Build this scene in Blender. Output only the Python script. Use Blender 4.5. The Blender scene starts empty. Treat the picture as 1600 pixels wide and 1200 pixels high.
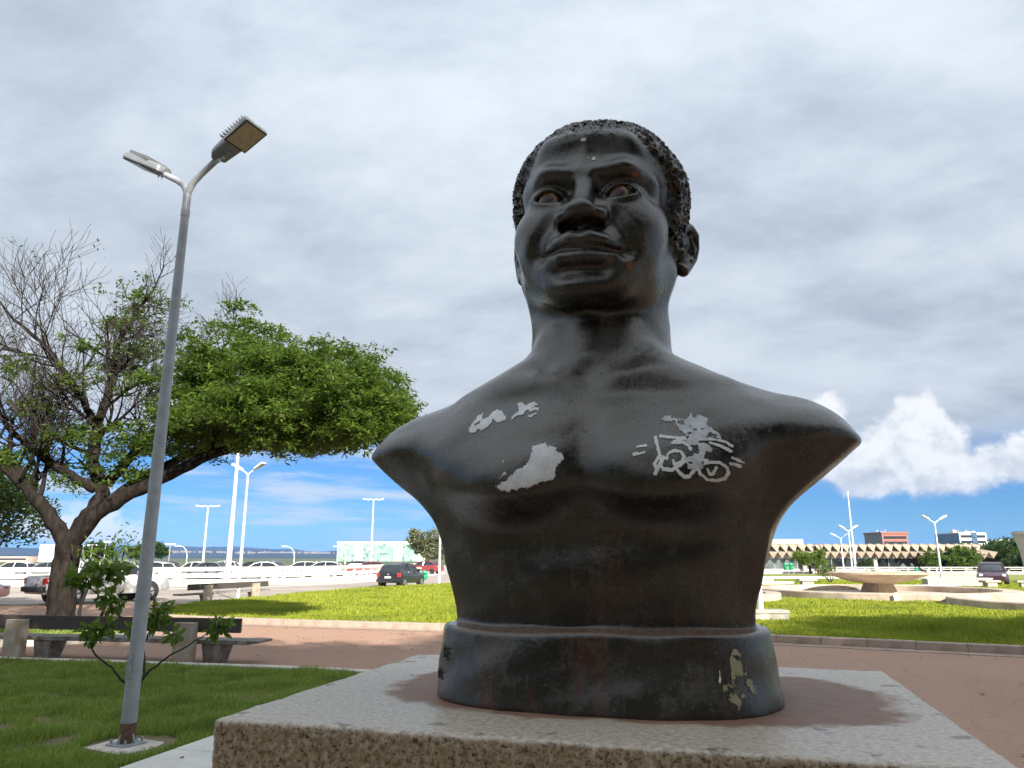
import bpy, bmesh, math, random
import numpy as np
from mathutils import Vector, Matrix

S = bpy.context.scene
COL = S.collection
R = math.radians
random.seed(7)

# ---------------------------------------------------------------- camera
cam = bpy.data.cameras.new('camera')
cam_o = bpy.data.objects.new('camera', cam); COL.objects.link(cam_o)
cam.sensor_width = 36; cam.lens = 25.875
cam.clip_start = .05; cam.clip_end = 30000
cam_o.location = (0, 0, 1.8); cam_o.rotation_euler = (R(90 + 13.3), 0, 0)
S.camera = cam_o

# ---------------------------------------------------------------- light
SUN_EL, SUN_AZ = R(28), R(152)          # azimuth clockwise from +Y: behind the camera, to the right
sun_dir = Vector((math.sin(SUN_AZ) * math.cos(SUN_EL), math.cos(SUN_AZ) * math.cos(SUN_EL), math.sin(SUN_EL)))
sl = bpy.data.lights.new('sun', 'SUN'); sl.energy = 5.0; sl.angle = R(.53); sl.color = (1, .955, .88)
so = bpy.data.objects.new('sun', sl); COL.objects.link(so)
so.rotation_euler = sun_dir.to_track_quat('Z', 'Y').to_euler(); so.location = (10, -20, 30)
S.view_settings.view_transform = 'Standard'; S.view_settings.look = 'None'
S.view_settings.gamma = 1; S.view_settings.use_curve_mapping = False
S.view_settings.exposure = 1.18

# ---------------------------------------------------------------- world: sky and clouds
W = bpy.data.worlds.new('World'); S.world = W; W.use_nodes = True
nt = W.node_tree; N = nt.nodes; Lk = nt.links
bg = N['Background']; bg.inputs[1].default_value = .1
def nd(t, **k):
    n = N.new(t)
    for a, b in k.items(): setattr(n, a, b)
    return n
def val(s, x):
    if isinstance(x, (int, float)): s.default_value = x
    elif isinstance(x, tuple): s.default_value = x
    else: Lk.new(x, s)
def mth(op, a, b=None, c=None, clamp=False):
    n = nd('ShaderNodeMath', operation=op); n.use_clamp = clamp
    val(n.inputs[0], a)
    if b is not None: val(n.inputs[1], b)
    if c is not None: val(n.inputs[2], c)
    return n.outputs[0]
def sstep(x, a, b):
    n = nd('ShaderNodeMapRange', interpolation_type='SMOOTHSTEP')
    val(n.inputs[0], x); n.inputs[1].default_value = a; n.inputs[2].default_value = b
    return n.outputs[0]
def mixc(f, a, b):
    n = nd('ShaderNodeMix', data_type='RGBA'); val(n.inputs[0], f); val(n.inputs[6], a); val(n.inputs[7], b)
    return n.outputs[2]
def vec(x, y, z):
    n = nd('ShaderNodeCombineXYZ'); val(n.inputs[0], x); val(n.inputs[1], y); val(n.inputs[2], z); return n.outputs[0]
def noi(v, sc, det=6, ro=.55, dist=0.):
    n = nd('ShaderNodeTexNoise'); Lk.new(v, n.inputs['Vector']); n.inputs['Scale'].default_value = sc
    n.inputs['Detail'].default_value = det; n.inputs['Roughness'].default_value = ro; n.inputs['Distortion'].default_value = dist
    return n.outputs[0]
tc = nd('ShaderNodeTexCoord')
sp = nd('ShaderNodeSeparateXYZ'); Lk.new(tc.outputs['Generated'], sp.inputs[0])
dx, dy, dz = sp.outputs
az = mth('ARCTAN2', dx, dy); el = mth('ARCSINE', dz)
sky = nd('ShaderNodeTexSky', sky_type='NISHITA', sun_disc=False)
sky.sun_elevation = SUN_EL; sky.sun_rotation = SUN_AZ
sky.air_density = 1.0; sky.dust_density = .2; sky.ozone_density = 4.0; sky.altitude = 1100
tint = nd('ShaderNodeMix', data_type='RGBA', blend_type='MULTIPLY'); tint.inputs[0].default_value = 1
Lk.new(sky.outputs[0], tint.inputs[6]); tint.inputs[7].default_value = (.20, .33, .48, 1)
skyc = tint.outputs[2]
# flat cloud deck, seen in perspective
k = mth('ADD', mth('MAXIMUM', dz, 0.), .30)
pv = vec(mth('DIVIDE', mth('ADD', dx, mth('MULTIPLY', dz, .5)), k), mth('DIVIDE', dy, k), 0.)
pv2 = vec(mth('DIVIDE', mth('SUBTRACT', dx, mth('MULTIPLY', dz, .8)), k), mth('MULTIPLY', mth('DIVIDE', dy, k), 1.5), 3.7)
n1 = noi(pv, 1.3, 7, .54, .0); n2 = noi(pv2, 3.0, 9, .60, .15); n3 = noi(pv, .45, 3, .5)
cov = mth('ADD', el, mth('MULTIPLY', mth('SUBTRACT', n1, .5), .13))
cov = mth('ADD', cov, mth('MULTIPLY', mth('SUBTRACT', az, 0.0), .035))
m_deck = sstep(cov, .105, .185)
tone = mth('ADD', mth('MULTIPLY', n2, .55), mth('ADD', mth('MULTIPLY', n1, .45), mth('MULTIPLY', n3, .35)))
tone = sstep(tone, .42, .82)
deck = mixc(tone, (1.72, 2.0, 2.40, 1), (3.12, 3.42, 3.75, 1))
dk = nd('ShaderNodeVectorMath', operation='SCALE'); Lk.new(deck, dk.inputs[0]); Lk.new(mth('ADD', .86, mth('MULTIPLY', mth('MAXIMUM', dz, 0.), .60)), dk.inputs['Scale']); deck = dk.outputs[0]   # an overcast sky brightens towards the zenith
# thin streaks low over the horizon
sv = vec(mth('MULTIPLY', az, 3.2), mth('MULTIPLY', el, 26.), 1.3)
n4 = noi(sv, 1.6, 6, .55, .3)
m_str = mth('MULTIPLY', sstep(n4, .42, .68), mth('MULTIPLY', sstep(el, .0, .03), sstep(mth('MULTIPLY', az, -1.), -.32, .10)))
m_str = mth('MULTIPLY', m_str, .85)
c = mixc(m_str, skyc, (3.1, 3.5, 4.0, 1))
c = mixc(m_deck, c, deck)
# heaped clouds
cv = vec(az, el, 0.)
w1 = noi(cv, 26, 6, .6); w2 = noi(vec(az, el, 5.), 26, 6, .6); w3 = noi(cv, 38, 6, .55)
azw = mth('ADD', az, mth('MULTIPLY', mth('SUBTRACT', w1, .5), .055))
elw = mth('ADD', el, mth('MULTIPLY', mth('SUBTRACT', w2, .5), .050))
wv = vec(azw, elw, 0.)
def heap(circles, base):
    f = None
    for (a, e, r) in circles:
        n = nd('ShaderNodeVectorMath', operation='DISTANCE'); Lk.new(wv, n.inputs[0]); n.inputs[1].default_value = (a, e, 0)
        q = mth('SUBTRACT', n.outputs['Value'], r)
        f = q if f is None else mth('SMOOTH_MIN', f, q, .012)
    f = mth('MAXIMUM', f, mth('SUBTRACT', base, mth('ADD', el, mth('MULTIPLY', mth('SUBTRACT', w3, .5), .02))))
    return f
DEG = math.pi / 180
hp = [(29.2, 9.0, 1.9), (28.2, 7.9, 2.0), (30.4, 7.6, 1.6), (27.2, 6.4, 2.2), (29.6, 6.2, 2.3), (25.6, 5.9, 2.2), (24.2, 6.5, 1.9), (22.8, 7.9, 1.7), (21.0, 9.0, 2.0),
      (23.4, 9.9, 1.5), (31.4, 5.3, 1.5), (33.6, 5.9, 1.35), (35.2, 6.0, 1.6), (37.5, 5.6, 2.0), (40.5, 6.0, 2.2), (44, 5.5, 2.5), (48, 6.5, 2.5)]
f1 = heap([(a * DEG, e * DEG, r * DEG) for a, e, r in hp], 4.15 * DEG)
hp2 = [(-28.2, 1.9, 1.0), (-29.5, 2.2, 1.2), (-31, 1.9, 1.1), (-32.6, 2.2, 1.0), (-26.6, 1.5, .7), (-36, 2.4, 1.6), (-39, 2.0, 1.4)]
f2 = heap([(a * DEG, e * DEG, r * DEG) for a, e, r in hp2], .8 * DEG)
m_c1 = sstep(f1, .007, -.007); m_c2 = mth('MULTIPLY', sstep(f2, .008, -.008), .8)
shade = mth('ADD', mth('MULTIPLY', w3, .6), mth('MULTIPLY', w1, .8))
shade = mth('ADD', shade, mth('MULTIPLY', mth('SUBTRACT', el, .11), 2.6))
ccol = mixc(sstep(shade, .42, .86), (2.6, 2.8, 3.1, 1), (4.3, 4.38, 4.42, 1))
c = mixc(m_c1, c, ccol); c = mixc(m_c2, c, (4.5, 4.6, 4.7, 1))
Lk.new(c, bg.inputs[0])

# ---------------------------------------------------------------- helpers
def link(o): COL.objects.link(o); return o
def tag(o, label=None, cat=None, group=None, kind=None):
    if label: o['label'] = label
    if cat: o['category'] = cat
    if group: o['group'] = group
    if kind: o['kind'] = kind
    return o
def empty(name, loc=(0, 0, 0), rz=0):
    o = bpy.data.objects.new(name, None); o.location = loc; o.rotation_euler = (0, 0, rz); o.empty_display_size = .2
    return link(o)
def copy_tree(o, parent=None):
    c = o.copy(); COL.objects.link(c); c.parent = parent
    for ch in list(o.children): copy_tree(ch, c)
    return c
def np_mesh(name, V, faces, mat, parent=None, smooth=False, loc=None):
    """V (n,3), faces (m,k) array of equal-size polygons"""
    V = np.asarray(V, np.float32); faces = np.asarray(faces, np.int32)
    me = bpy.data.meshes.new(name); m, k = faces.shape
    me.vertices.add(len(V)); me.vertices.foreach_set('co', V.ravel())
    me.loops.add(m * k); me.loops.foreach_set('vertex_index', faces.ravel())
    me.polygons.add(m); me.polygons.foreach_set('loop_start', np.arange(0, m * k, k, dtype=np.int32))
    me.polygons.foreach_set('loop_total', np.full(m, k, np.int32))
    me.update(calc_edges=True)
    if smooth: me.polygons.foreach_set('use_smooth', np.ones(m, bool))
    if mat: me.materials.append(mat)
    o = bpy.data.objects.new(name, me); link(o)
    if parent: o.parent = parent
    if loc: o.location = loc
    return o
class MB:
    def __init__(s): s.v = []; s.f = []
    def add(s, v, f):
        b = len(s.v); s.v += [tuple(p) for p in v]; s.f += [tuple(b + i for i in q) for q in f]; return s
    def box(s, x0, x1, y0, y1, z0, z1):
        return s.add([(x0, y0, z0), (x1, y0, z0), (x1, y1, z0), (x0, y1, z0), (x0, y0, z1), (x1, y0, z1), (x1, y1, z1), (x0, y1, z1)],
                     [(3, 2, 1, 0), (4, 5, 6, 7), (0, 1, 5, 4), (1, 2, 6, 5), (2, 3, 7, 6), (3, 0, 4, 7)])
    def prism(s, poly, z0, z1, inset=0):
        n = len(poly)
        v = [(x, y, z0) for x, y in poly] + [(x, y, z1) for x, y in poly]
        return s.add(v, [tuple(range(n - 1, -1, -1)), tuple(range(n, 2 * n))] + [(i, (i + 1) % n, n + (i + 1) % n, n + i) for i in range(n)])
    def prism_y(s, poly, y0, y1):          # poly in x,z
        n = len(poly)
        v = [(x, y0, z) for x, z in poly] + [(x, y1, z) for x, z in poly]
        return s.add(v, [tuple(range(n)), tuple(range(2 * n - 1, n - 1, -1))] + [(n + i, n + (i + 1) % n, (i + 1) % n, i) for i in range(n)])
    def tube(s, pts, n=10, cap=True):       # pts: (x,y,z,r)
        b = len(s.v); P = [Vector(p[:3]) for p in pts]
        t0 = (P[1] - P[0]).normalized(); ref = Vector((0, 0, 1)) if abs(t0.z) < .9 else Vector((1, 0, 0))
        u = t0.cross(ref).normalized()
        for i, p in enumerate(P):
            t = ((P[min(i + 1, len(P) - 1)] - P[max(i - 1, 0)])).normalized()
            u = (u - t * u.dot(t)).normalized(); w = t.cross(u)
            for j in range(n):
                a = 2 * math.pi * j / n
                s.v.append(tuple(p + (u * math.cos(a) + w * math.sin(a)) * pts[i][3]))
        for i in range(len(P) - 1):
            for j in range(n):
                k2 = (j + 1) % n
                s.f.append((b + i * n + j, b + i * n + k2, b + (i + 1) * n + k2, b + (i + 1) * n + j))
        if cap:
            s.f.append(tuple(b + j for j in range(n - 1, -1, -1))); e = b + (len(P) - 1) * n
            s.f.append(tuple(e + j for j in range(n)))
        return s
    def lathe(s, prof, n=48, c=(0, 0)):     # prof: (r,z)
        b = len(s.v)
        for r, z in prof:
            for j in range(n):
                a = 2 * math.pi * j / n; s.v.append((c[0] + r * math.cos(a), c[1] + r * math.sin(a), z))
        for i in range(len(prof) - 1):
            for j in range(n):
                k2 = (j + 1) % n
                s.f.append((b + i * n + j, b + i * n + k2, b + (i + 1) * n + k2, b + (i + 1) * n + j))
        return s
    def xf(s, M):
        s.v = [tuple(M @ Vector(p)) for p in s.v]; return s
    def build(s, name, mat, parent=None, smooth=False, bevel=0, loc=None, seg=2):
        me = bpy.data.meshes.new(name); me.from_pydata(s.v, [], s.f); me.update()
        if smooth or bevel:
            bm = bmesh.new(); bm.from_mesh(me)
            bmesh.ops.recalc_face_normals(bm, faces=bm.faces)
            if bevel:
                bmesh.ops.bevel(bm, geom=[e for e in bm.edges if e.calc_face_angle(0) > .5], offset=bevel, segments=seg, affect='EDGES', profile=.5)
            bm.to_mesh(me); bm.free()
            if smooth:
                for p in me.polygons: p.use_smooth = True
                try: me.set_sharp_from_angle(angle=R(40))
                except Exception: pass
        else:
            bm = bmesh.new(); bm.from_mesh(me); bmesh.ops.recalc_face_normals(bm, faces=bm.faces); bm.to_mesh(me); bm.free()
        me.materials.append(mat)
        o = bpy.data.objects.new(name, me); link(o)
        if parent: o.parent = parent
        if loc: o.location = loc
        return o

# ---------------------------------------------------------------- materials
def mat_base(name):
    m = bpy.data.materials.new(name); m.use_nodes = True
    t = m.node_tree; b = t.nodes['Principled BSDF']
    return m, t, b
def mn(t, ty, **k):
    n = t.nodes.new(ty)
    for a, b in k.items(): setattr(n, a, b)
    return n
def ramp(t, src, stops):
    r = mn(t, 'ShaderNodeValToRGB'); t.links.new(src, r.inputs[0])
    e = r.color_ramp.elements
    while len(e) < len(stops): e.new(.5)
    for q, (p, c_) in zip(e, stops): q.position = p; q.color = (*c_, 1) if len(c_) == 3 else c_
    return r.outputs[0]
def tnoise(t, sc, det=4, ro=.55, coord='Object', stretch=None, dist=0.):
    c_ = mn(t, 'ShaderNodeTexCoord'); n = mn(t, 'ShaderNodeTexNoise')
    src = c_.outputs[coord]
    if stretch:
        mp = mn(t, 'ShaderNodeMapping'); t.links.new(src, mp.inputs[0]); mp.inputs['Scale'].default_value = stretch; src = mp.outputs[0]
    t.links.new(src, n.inputs['Vector']); n.inputs['Scale'].default_value = sc; n.inputs['Detail'].default_value = det
    n.inputs['Roughness'].default_value = ro; n.inputs['Distortion'].default_value = dist
    return n.outputs[0]
def tmix(t, f, a, b, blend='MIX'):
    n = mn(t, 'ShaderNodeMix', data_type='RGBA', blend_type=blend)
    for s_, x in ((n.inputs[0], f), (n.inputs[6], a), (n.inputs[7], b)):
        if isinstance(x, (int, float)): s_.default_value = x
        elif isinstance(x, tuple): s_.default_value = (*x, 1) if len(x) == 3 else x
        else: t.links.new(x, s_)
    return n.outputs[2]
def tmath(t, op, a, b=None, clamp=False):
    n = mn(t, 'ShaderNodeMath', operation=op); n.use_clamp = clamp
    for s_, x in zip(n.inputs, (a, b)):
        if x is None: continue
        if isinstance(x, (int, float)): s_.default_value = x
        else: t.links.new(x, s_)
    return n.outputs[0]
def tbump(t, b, h, strength, dist=.01):
    n = mn(t, 'ShaderNodeBump'); n.inputs['Strength'].default_value = strength; n.inputs['Distance'].default_value = dist
    t.links.new(h, n.inputs['Height']); t.links.new(n.outputs[0], b.inputs['Normal']); return n
def M(name, col, rough=.6, var=.18, scale=6., bump=0., bscale=40., metal=0., spec=.5, col2=None, det=6, coord='Object', stretch=None, bdist=.01, rvar=.0):
    m, t, b = mat_base(name)
    n = tnoise(t, scale, det, .6, coord, stretch)
    lo = tuple(c_ * (1 - var) for c_ in col); hi = col2 or tuple(min(c_ * (1 + var), 1) for c_ in col)
    t.links.new(ramp(t, n, [(.32, lo), (.68, hi)]), b.inputs['Base Color'])
    b.inputs['Roughness'].default_value = rough; b.inputs['Metallic'].default_value = metal
    b.inputs['Specular IOR Level'].default_value = spec
    if rvar: t.links.new(tmath(t, 'ADD', rough - rvar, tmath(t, 'MULTIPLY', tnoise(t, scale * 2.3, 5, .6, coord, stretch), 2 * rvar)), b.inputs['Roughness'])
    if bump: tbump(t, b, tnoise(t, bscale, 6, .6, coord, stretch), bump, bdist)
    return m
def leaf_mat(name, dark, mid, light, trans=.35, rough=.5, patch=0.):
    m, t, b = mat_base(name)
    g = mn(t, 'ShaderNodeNewGeometry')
    c_ = ramp(t, g.outputs['Random Per Island'], [(0, dark), (.5, mid), (1, light)])
    if patch:
        c_ = tmix(t, ramp(t, tnoise(t, patch, 5, .6), [(.34, (.75, .75, .75)), (.50, (0, 0, 0))]), c_, tmix(t, .62, c_, (.045, .085, .012)))
        c_ = tmix(t, ramp(t, tnoise(t, patch * 2.7, 5, .65), [(.60, (0, 0, 0)), (.74, (.7, .7, .7))]), c_, tmix(t, .6, c_, (.34, .27, .10)))
    t.links.new(c_, b.inputs['Base Color']); b.inputs['Roughness'].default_value = rough; b.inputs['Specular IOR Level'].default_value = .3
    tr = mn(t, 'ShaderNodeBsdfTranslucent'); t.links.new(tmix(t, .5, c_, (.30, .42, .05)), tr.inputs[0])
    mx = mn(t, 'ShaderNodeMixShader'); mx.inputs[0].default_value = trans
    t.links.new(b.outputs[0], mx.inputs[1]); t.links.new(tr.outputs[0], mx.inputs[2])
    t.links.new(mx.outputs[0], t.nodes['Material Output'].inputs[0])
    return m
def glass_mat(name, col=(.02, .03, .035), rough=.06):
    m, t, b = mat_base(name); b.inputs['Roughness'].default_value = rough; b.inputs['Specular IOR Level'].default_value = .9
    t.links.new(ramp(t, tnoise(t, 1.2, 3), [(.3, tuple(c_ * .6 for c_ in col)), (.7, tuple(c_ * 1.5 for c_ in col))]), b.inputs['Base Color']); return m

GALV = M('galvanised steel', (.36, .37, .38), .5, .14, 9, .12, 60, .2, rvar=.08)
GALVW = M('pale grey lamp paint', (.62, .63, .64), .5, .08, 6)
LAMPHEAD = M('grey cast aluminium', (.20, .21, .22), .5, .15, 18, .1, 90, .2)
LENS = M('yellowed lamp glass', (.40, .33, .20), .3, .18, 14)
CONC = M('weathered concrete', (.36, .33, .28), .85, .22, 5, .35, 60)
CONCW = M('limewashed concrete', (.74, .72, .66), .8, .10, 3, .2, 40)
CONCB = M('stained bench concrete', (.20, .175, .155), .85, .4, 7, .5, 70, col2=(.34, .31, .27))
POSTC = M('bench post concrete', (.42, .27, .16), .85, .30, 4, .4, 60, col2=(.44, .41, .36))
WOOD = M('dark weathered bench board', (.060, .050, .043), .75, .3, 5, .3, 40, stretch=(1, 12, 12))
KERB = M('earth stained kerb stone', (.36, .25, .19), .9, .25, 4, .5, 50, col2=(.46, .36, .29))
KERBW = M('pale kerb stone', (.60, .56, .47), .85, .2, 5, .4, 50)
WHITE = M('white painted concrete', (.58, .555, .49), .7, .07, .9, .1, 20)
BARK = M('rough brown bark', (.014, .011, .009), .95, .45, 9, .9, 28, col2=(.036, .029, .024), stretch=(1, 1, .3), bdist=.03, spec=.1)
BARKT = M('grey brown twig bark', (.05, .041, .034), .9, .3, 12)
LEAF = leaf_mat('tree leaf', (.026, .056, .011), (.062, .112, .017), (.140, .200, .026), .40, .5, .9)
LEAFD = leaf_mat('dense leaf', (.016, .036, .010), (.028, .058, .014), (.05, .09, .02), .25)
LEAFY = leaf_mat('yellow green leaf', (.07, .12, .02), (.12, .18, .03), (.20, .24, .05), .4)
GRASS = leaf_mat('grass blade', (.15, .24, .036), (.26, .36, .058), (.42, .46, .13), .38, .6, 1.1)
GRASSS = leaf_mat('lawn grass blade', (.20, .25, .020), (.30, .335, .026), (.42, .42, .05), .42, .6, .32)
TYRE = M('black tyre rubber', (.018, .018, .018), .8, .2, 20)
RIM = M('alloy rim', (.55, .55, .55), .35, .1, 20, metal=.7)
CARGLASS = glass_mat('car glass', (.015, .02, .024))
def paint(name, col, rough=.28):
    m, t, b = mat_base(name); b.inputs['Roughness'].default_value = rough; b.inputs['Coat Weight'].default_value = .5; b.inputs['Coat Roughness'].default_value = .08
    t.links.new(ramp(t, tnoise(t, 1.6, 5), [(.3, tuple(c_ * .88 for c_ in col)), (.7, tuple(min(1, c_ * 1.08) for c_ in col))]), b.inputs['Base Color']); return m
REDLAMP = paint('red tail lamp plastic', (.5, .02, .02)); BLACKP = M('black plastic', (.022, .022, .024), .6, .2, 20)
PLATE = M('number plate', (.6, .6, .6), .5, .05)
GREENB = paint('green bin plastic', (.02, .30, .14), .4)
# ---------------------------------------------------------------- bust sculpt (signed distance field -> surface nets)
def smin(a, b, k):
    h = np.clip(0.5 + 0.5 * (b - a) / k, 0, 1)
    return b + (a - b) * h - k * h * (1 - h)
def smax(a, b, k): return -smin(-a, -b, k)
def ell(x, y, z, c, r):
    px, py, pz = (x - c[0]) / r[0], (y - c[1]) / r[1], (z - c[2]) / r[2]
    k0 = np.sqrt(px * px + py * py + pz * pz)
    k1 = np.sqrt((px / r[0]) ** 2 + (py / r[1]) ** 2 + (pz / r[2]) ** 2)
    return k0 * (k0 - 1) / np.maximum(k1, 1e-6)
def cap(x, y, z, a, b, ra, rb):
    bx, by, bz = b[0] - a[0], b[1] - a[1], b[2] - a[2]
    px, py, pz = x - a[0], y - a[1], z - a[2]
    t = np.clip((px * bx + py * by + pz * bz) / (bx * bx + by * by + bz * bz), 0, 1)
    return np.sqrt((px - bx * t) ** 2 + (py - by * t) ** 2 + (pz - bz * t) ** 2) - (ra + (rb - ra) * t)
def chain(x, y, z, pts, k=0.004):
    d = None
    for (a, b) in zip(pts[:-1], pts[1:]):
        c = cap(x, y, z, a[:3], b[:3], a[3], b[3])
        d = c if d is None else np.minimum(d, c)
    return d
_TAB = {}
def lerp(v, xs, ys):
    # smooth interpolation of a profile: a blurred lookup table
    key = (tuple(xs), tuple(ys))
    if key not in _TAB:
        lo, hi = xs[0], xs[-1]; pad = (hi - lo) * .2
        t = np.linspace(lo - pad, hi + pad, 800)
        w = np.interp(t, xs, ys)
        sg = max(.42 * (hi - lo) / (len(xs) - 1), 1e-4) / (t[1] - t[0])
        r = int(3 * sg) + 1
        k = np.exp(-.5 * (np.arange(-r, r + 1) / sg) ** 2); k /= k.sum()
        w = np.convolve(np.pad(w, r, mode='edge'), k, mode='valid')
        _TAB[key] = (t, w)
    return np.interp(v, *_TAB[key])

_rw = np.random.RandomState(5)
_WV = []
for _i in range(26):
    _v = _rw.normal(size=3); _v /= np.linalg.norm(_v)
    _WV.append((_v * 2 * math.pi / _rw.uniform(.017, .034), _rw.uniform(0, 6.28)))
def curls(x, y, z):
    s = np.zeros_like(x)
    for v, p in _WV: s = s + np.sin(v[0] * x + v[1] * y + v[2] * z + p)
    s = s / 3.6
    return 1.0 - np.abs(s) * 1.6          # ridged
_WL = []
for _i in range(14):
    _v = _rw.normal(size=3); _v /= np.linalg.norm(_v)
    _WL.append((_v * 2 * math.pi / _rw.uniform(.07, .22), _rw.uniform(0, 6.28)))
def lumps(x, y, z):
    s = np.zeros_like(x)
    for v, p in _WL: s = s + np.sin(v[0] * x + v[1] * y + v[2] * z + p)
    return s / 3.0

def head_sdf(x0, y0, z0):
    # head frame: slight roll about the neck
    r = math.radians(2.5); cz = 1.0; cx = .006
    xr = x0 - cx; zr = z0 - cz
    xs = xr * math.cos(r) - zr * math.sin(r)
    z = xr * math.sin(r) + zr * math.cos(r) + cz
    y = y0; x = np.sqrt(xs * xs + .009 ** 2)
    d = ell(x, y, z, (0, .02, 1.228), (.208, .245, .200))                       # cranium
    d = smin(d, ell(x, y, z, (0, -.065, 1.245), (.172, .160, .130)), .05)       # forehead
    d = smin(d, ell(x, y, z, (0, -.045, 1.075), (.174, .165, .180)), .06)        # mid face
    d = smin(d, cap(x, y, z, (.140, -.008, 1.015), (.064, -.162, .952), .066, .062), .05)  # jaw
    d = smin(d, ell(x, y, z, (0, -.055, 1.0), (.155, .168, .095)), .05)
    d = smin(d, ell(x, y, z, (0, -.205, .925), (.088, .052, .048)), .045)       # chin
    d = smin(d, ell(x, y, z, (.108, -.140, 1.082), (.066, .066, .046)), .075)    # cheekbone
    d = smin(d, ell(x, y, z, (.092, -.154, 1.040), (.073, .080, .080)), .055)   # cheek
    d = smin(d, ell(x, y, z, (0, -.172, 1.010), (.100, .085, .070)), .04)       # muzzle
    # brow ridge
    d = smin(d, cap(x, y, z, (.028, -.213, 1.192), (.088, -.208, 1.210), .022, .023), .036)
    d = smin(d, cap(x, y, z, (.088, -.206, 1.212), (.142, -.150, 1.190), .024, .018), .045)
    d = smin(d, cap(x, y, z, (0, -.205, 1.272), (.09, -.185, 1.285), .020, .022), .05)   # forehead swell
    d = smax(d, -ell(x, y, z, (.075, -.251, 1.262), (.062, .024, .016)), .06)          # forehead hollows
    d = smax(d, -cap(x, y, z, (.020, -.258, 1.222), (.034, -.262, 1.180), .004, .006), .012)  # frown line
    # sockets
    d = smax(d, -ell(x, y, z, (.088, -.250, 1.158), (.060, .056, .036)), .026)
    d = smax(d, -ell(x, y, z, (.036, -.252, 1.160), (.017, .040, .030)), .018)
    # nose
    d = smin(d, cap(x, y, z, (0, -.208, 1.185), (0, -.260, 1.094), .022, .028), .022)
    d = smin(d, ell(x, y, z, (0, -.270, 1.081), (.040, .030, .021)), .014)
    d = smin(d, ell(x, y, z, (.049, -.236, 1.073), (.026, .036, .024)), .016)
    d = smin(d, cap(x, y, z, (0, -.272, 1.068), (0, -.232, 1.056), .010, .013), .010)
    d = smax(d, -ell(x, y, z, (.034, -.248, 1.051), (.019, .025, .013)), .005)  # nostril
    # eyelids: shell of a ball with an almond opening
    ex, ey, ez, er = .086, -.168, 1.141, .0520
    lid = np.sqrt((x - ex) ** 2 + (y - ey) ** 2 + (z - ez) ** 2) - (er + .0050)
    u = (x - ex) / .0450
    tilt = .10 * (x - ex)
    up = ez + .027 * np.clip(1 - u * u, -1, 1) + tilt
    lo = ez - .016 * np.clip(1 - u * u, -1, 1) + tilt
    almond = np.maximum(z - up, lo - z)
    d = smin(d, lid, .010)
    front = np.maximum(almond, y - ey)
    ballcut = np.maximum(front, -(lid + .03))
    d = smax(d, -ballcut, .004)
    # lid rims + crease
    us = np.linspace(-1, 1, 9)
    rim = []
    for q in us:
        xx = ex + .0450 * q; zz = ez + .027 * (1 - q * q) + .10 * (xx - ex)
        rr = max((er + .006) ** 2 - (xx - ex) ** 2 - (zz - ez) ** 2, 1e-5)
        rim.append((xx, ey - math.sqrt(rr), zz, .0048))
    d = smin(d, chain(x, y, z, rim), .004)
    rim = []
    for q in us:
        xx = ex + .0450 * q; zz = ez - .016 * (1 - q * q) + .10 * (xx - ex)
        rr = max((er + .005) ** 2 - (xx - ex) ** 2 - (zz - ez) ** 2, 1e-5)
        rim.append((xx, ey - math.sqrt(rr), zz, .0042))
    d = smin(d, chain(x, y, z, rim), .004)
    d = smin(d, cap(x, y, z, (.045, -.222, 1.108), (.125, -.180, 1.120), .012, .012), .03)  # under-eye bag
    # nasolabial fold
    d = smax(d, -chain(x, y, z, [(.080, -.248, 1.068, .006), (.106, -.240, 1.026, .008), (.116, -.230, .996, .004)]), .036)
    # lips
    d = smin(d, chain(x, y, z, [(0, -.263, 1.010, .019), (.022, -.264, 1.015, .020), (.054, -.249, 1.009, .017), (.085, -.219, .997, .009)]), .012)
    d = smin(d, chain(x, y, z, [(0, -.255, .968, .024), (.042, -.246, .969, .023), (.081, -.216, .988, .011)]), .012)
    d = smax(d, -chain(x, y, z, [(0, -.282, .989, .008), (.03, -.275, .992, .008), (.056, -.257, .991, .008), (.090, -.224, .991, .006)]), .006)
    d = smax(d, -cap(x, y, z, (0, -.292, 1.052), (0, -.290, 1.030), .009, .009), .014)    # philtrum
    d = smax(d, -cap(x, y, z, (0, -.271, .937), (.050, -.252, .941), .012, .010), .034)   # fold under lip
    d = smax(d, -ell(x, y, z, (.104, -.240, .990), (.008, .016, .012)), .024)              # mouth corner
    # ear
    er_ = math.radians(24); bx, by, bz = .205, .040, 1.105
    lx = (x - bx) * math.cos(er_) - (y - by) * math.sin(er_)
    ly = (x - bx) * math.sin(er_) + (y - by) * math.cos(er_)
    lz = (z - bz) / .86; lx = lx / .9; ly = ly / .86
    # ear local: ly = outwards-back along ear plane, lx = thickness
    ear = ell(lx, ly, lz, (.004, .030, -.004), (.018, .040, .068))
    helix = chain(lx, ly, lz, [(.010, -.004, .024, .010), (.016, .010, .058, .011), (.020, .038, .074, .012), (.024, .066, .056, .012),
                               (.024, .072, .018, .011), (.020, .062, -.022, .011), (.014, .042, -.050, .013), (.008, .018, -.072, .017), (.002, .004, -.060, .012)])
    anti = chain(lx, ly, lz, [(.018, .044, .045, .007), (.022, .052, .010, .009), (.018, .040, -.028, .009)])
    tragus = ell(lx, ly, lz, (.012, .002, -.020), (.011, .011, .017))
    ear = smin(smin(smin(ear, helix, .008), anti, .007), tragus, .008)
    ear = smax(ear, -ell(lx, ly, lz, (.026, .026, -.006), (.014, .020, .026)), .008)
    # hair cap
    hair = ell(x, y, z, (0, .022, 1.228), (.232, .258, .209))
    nape = ell(x, y, z, (0, .06, 1.10), (.205, .215, .16))
    hair = smin(hair, nape, .04)
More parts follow.
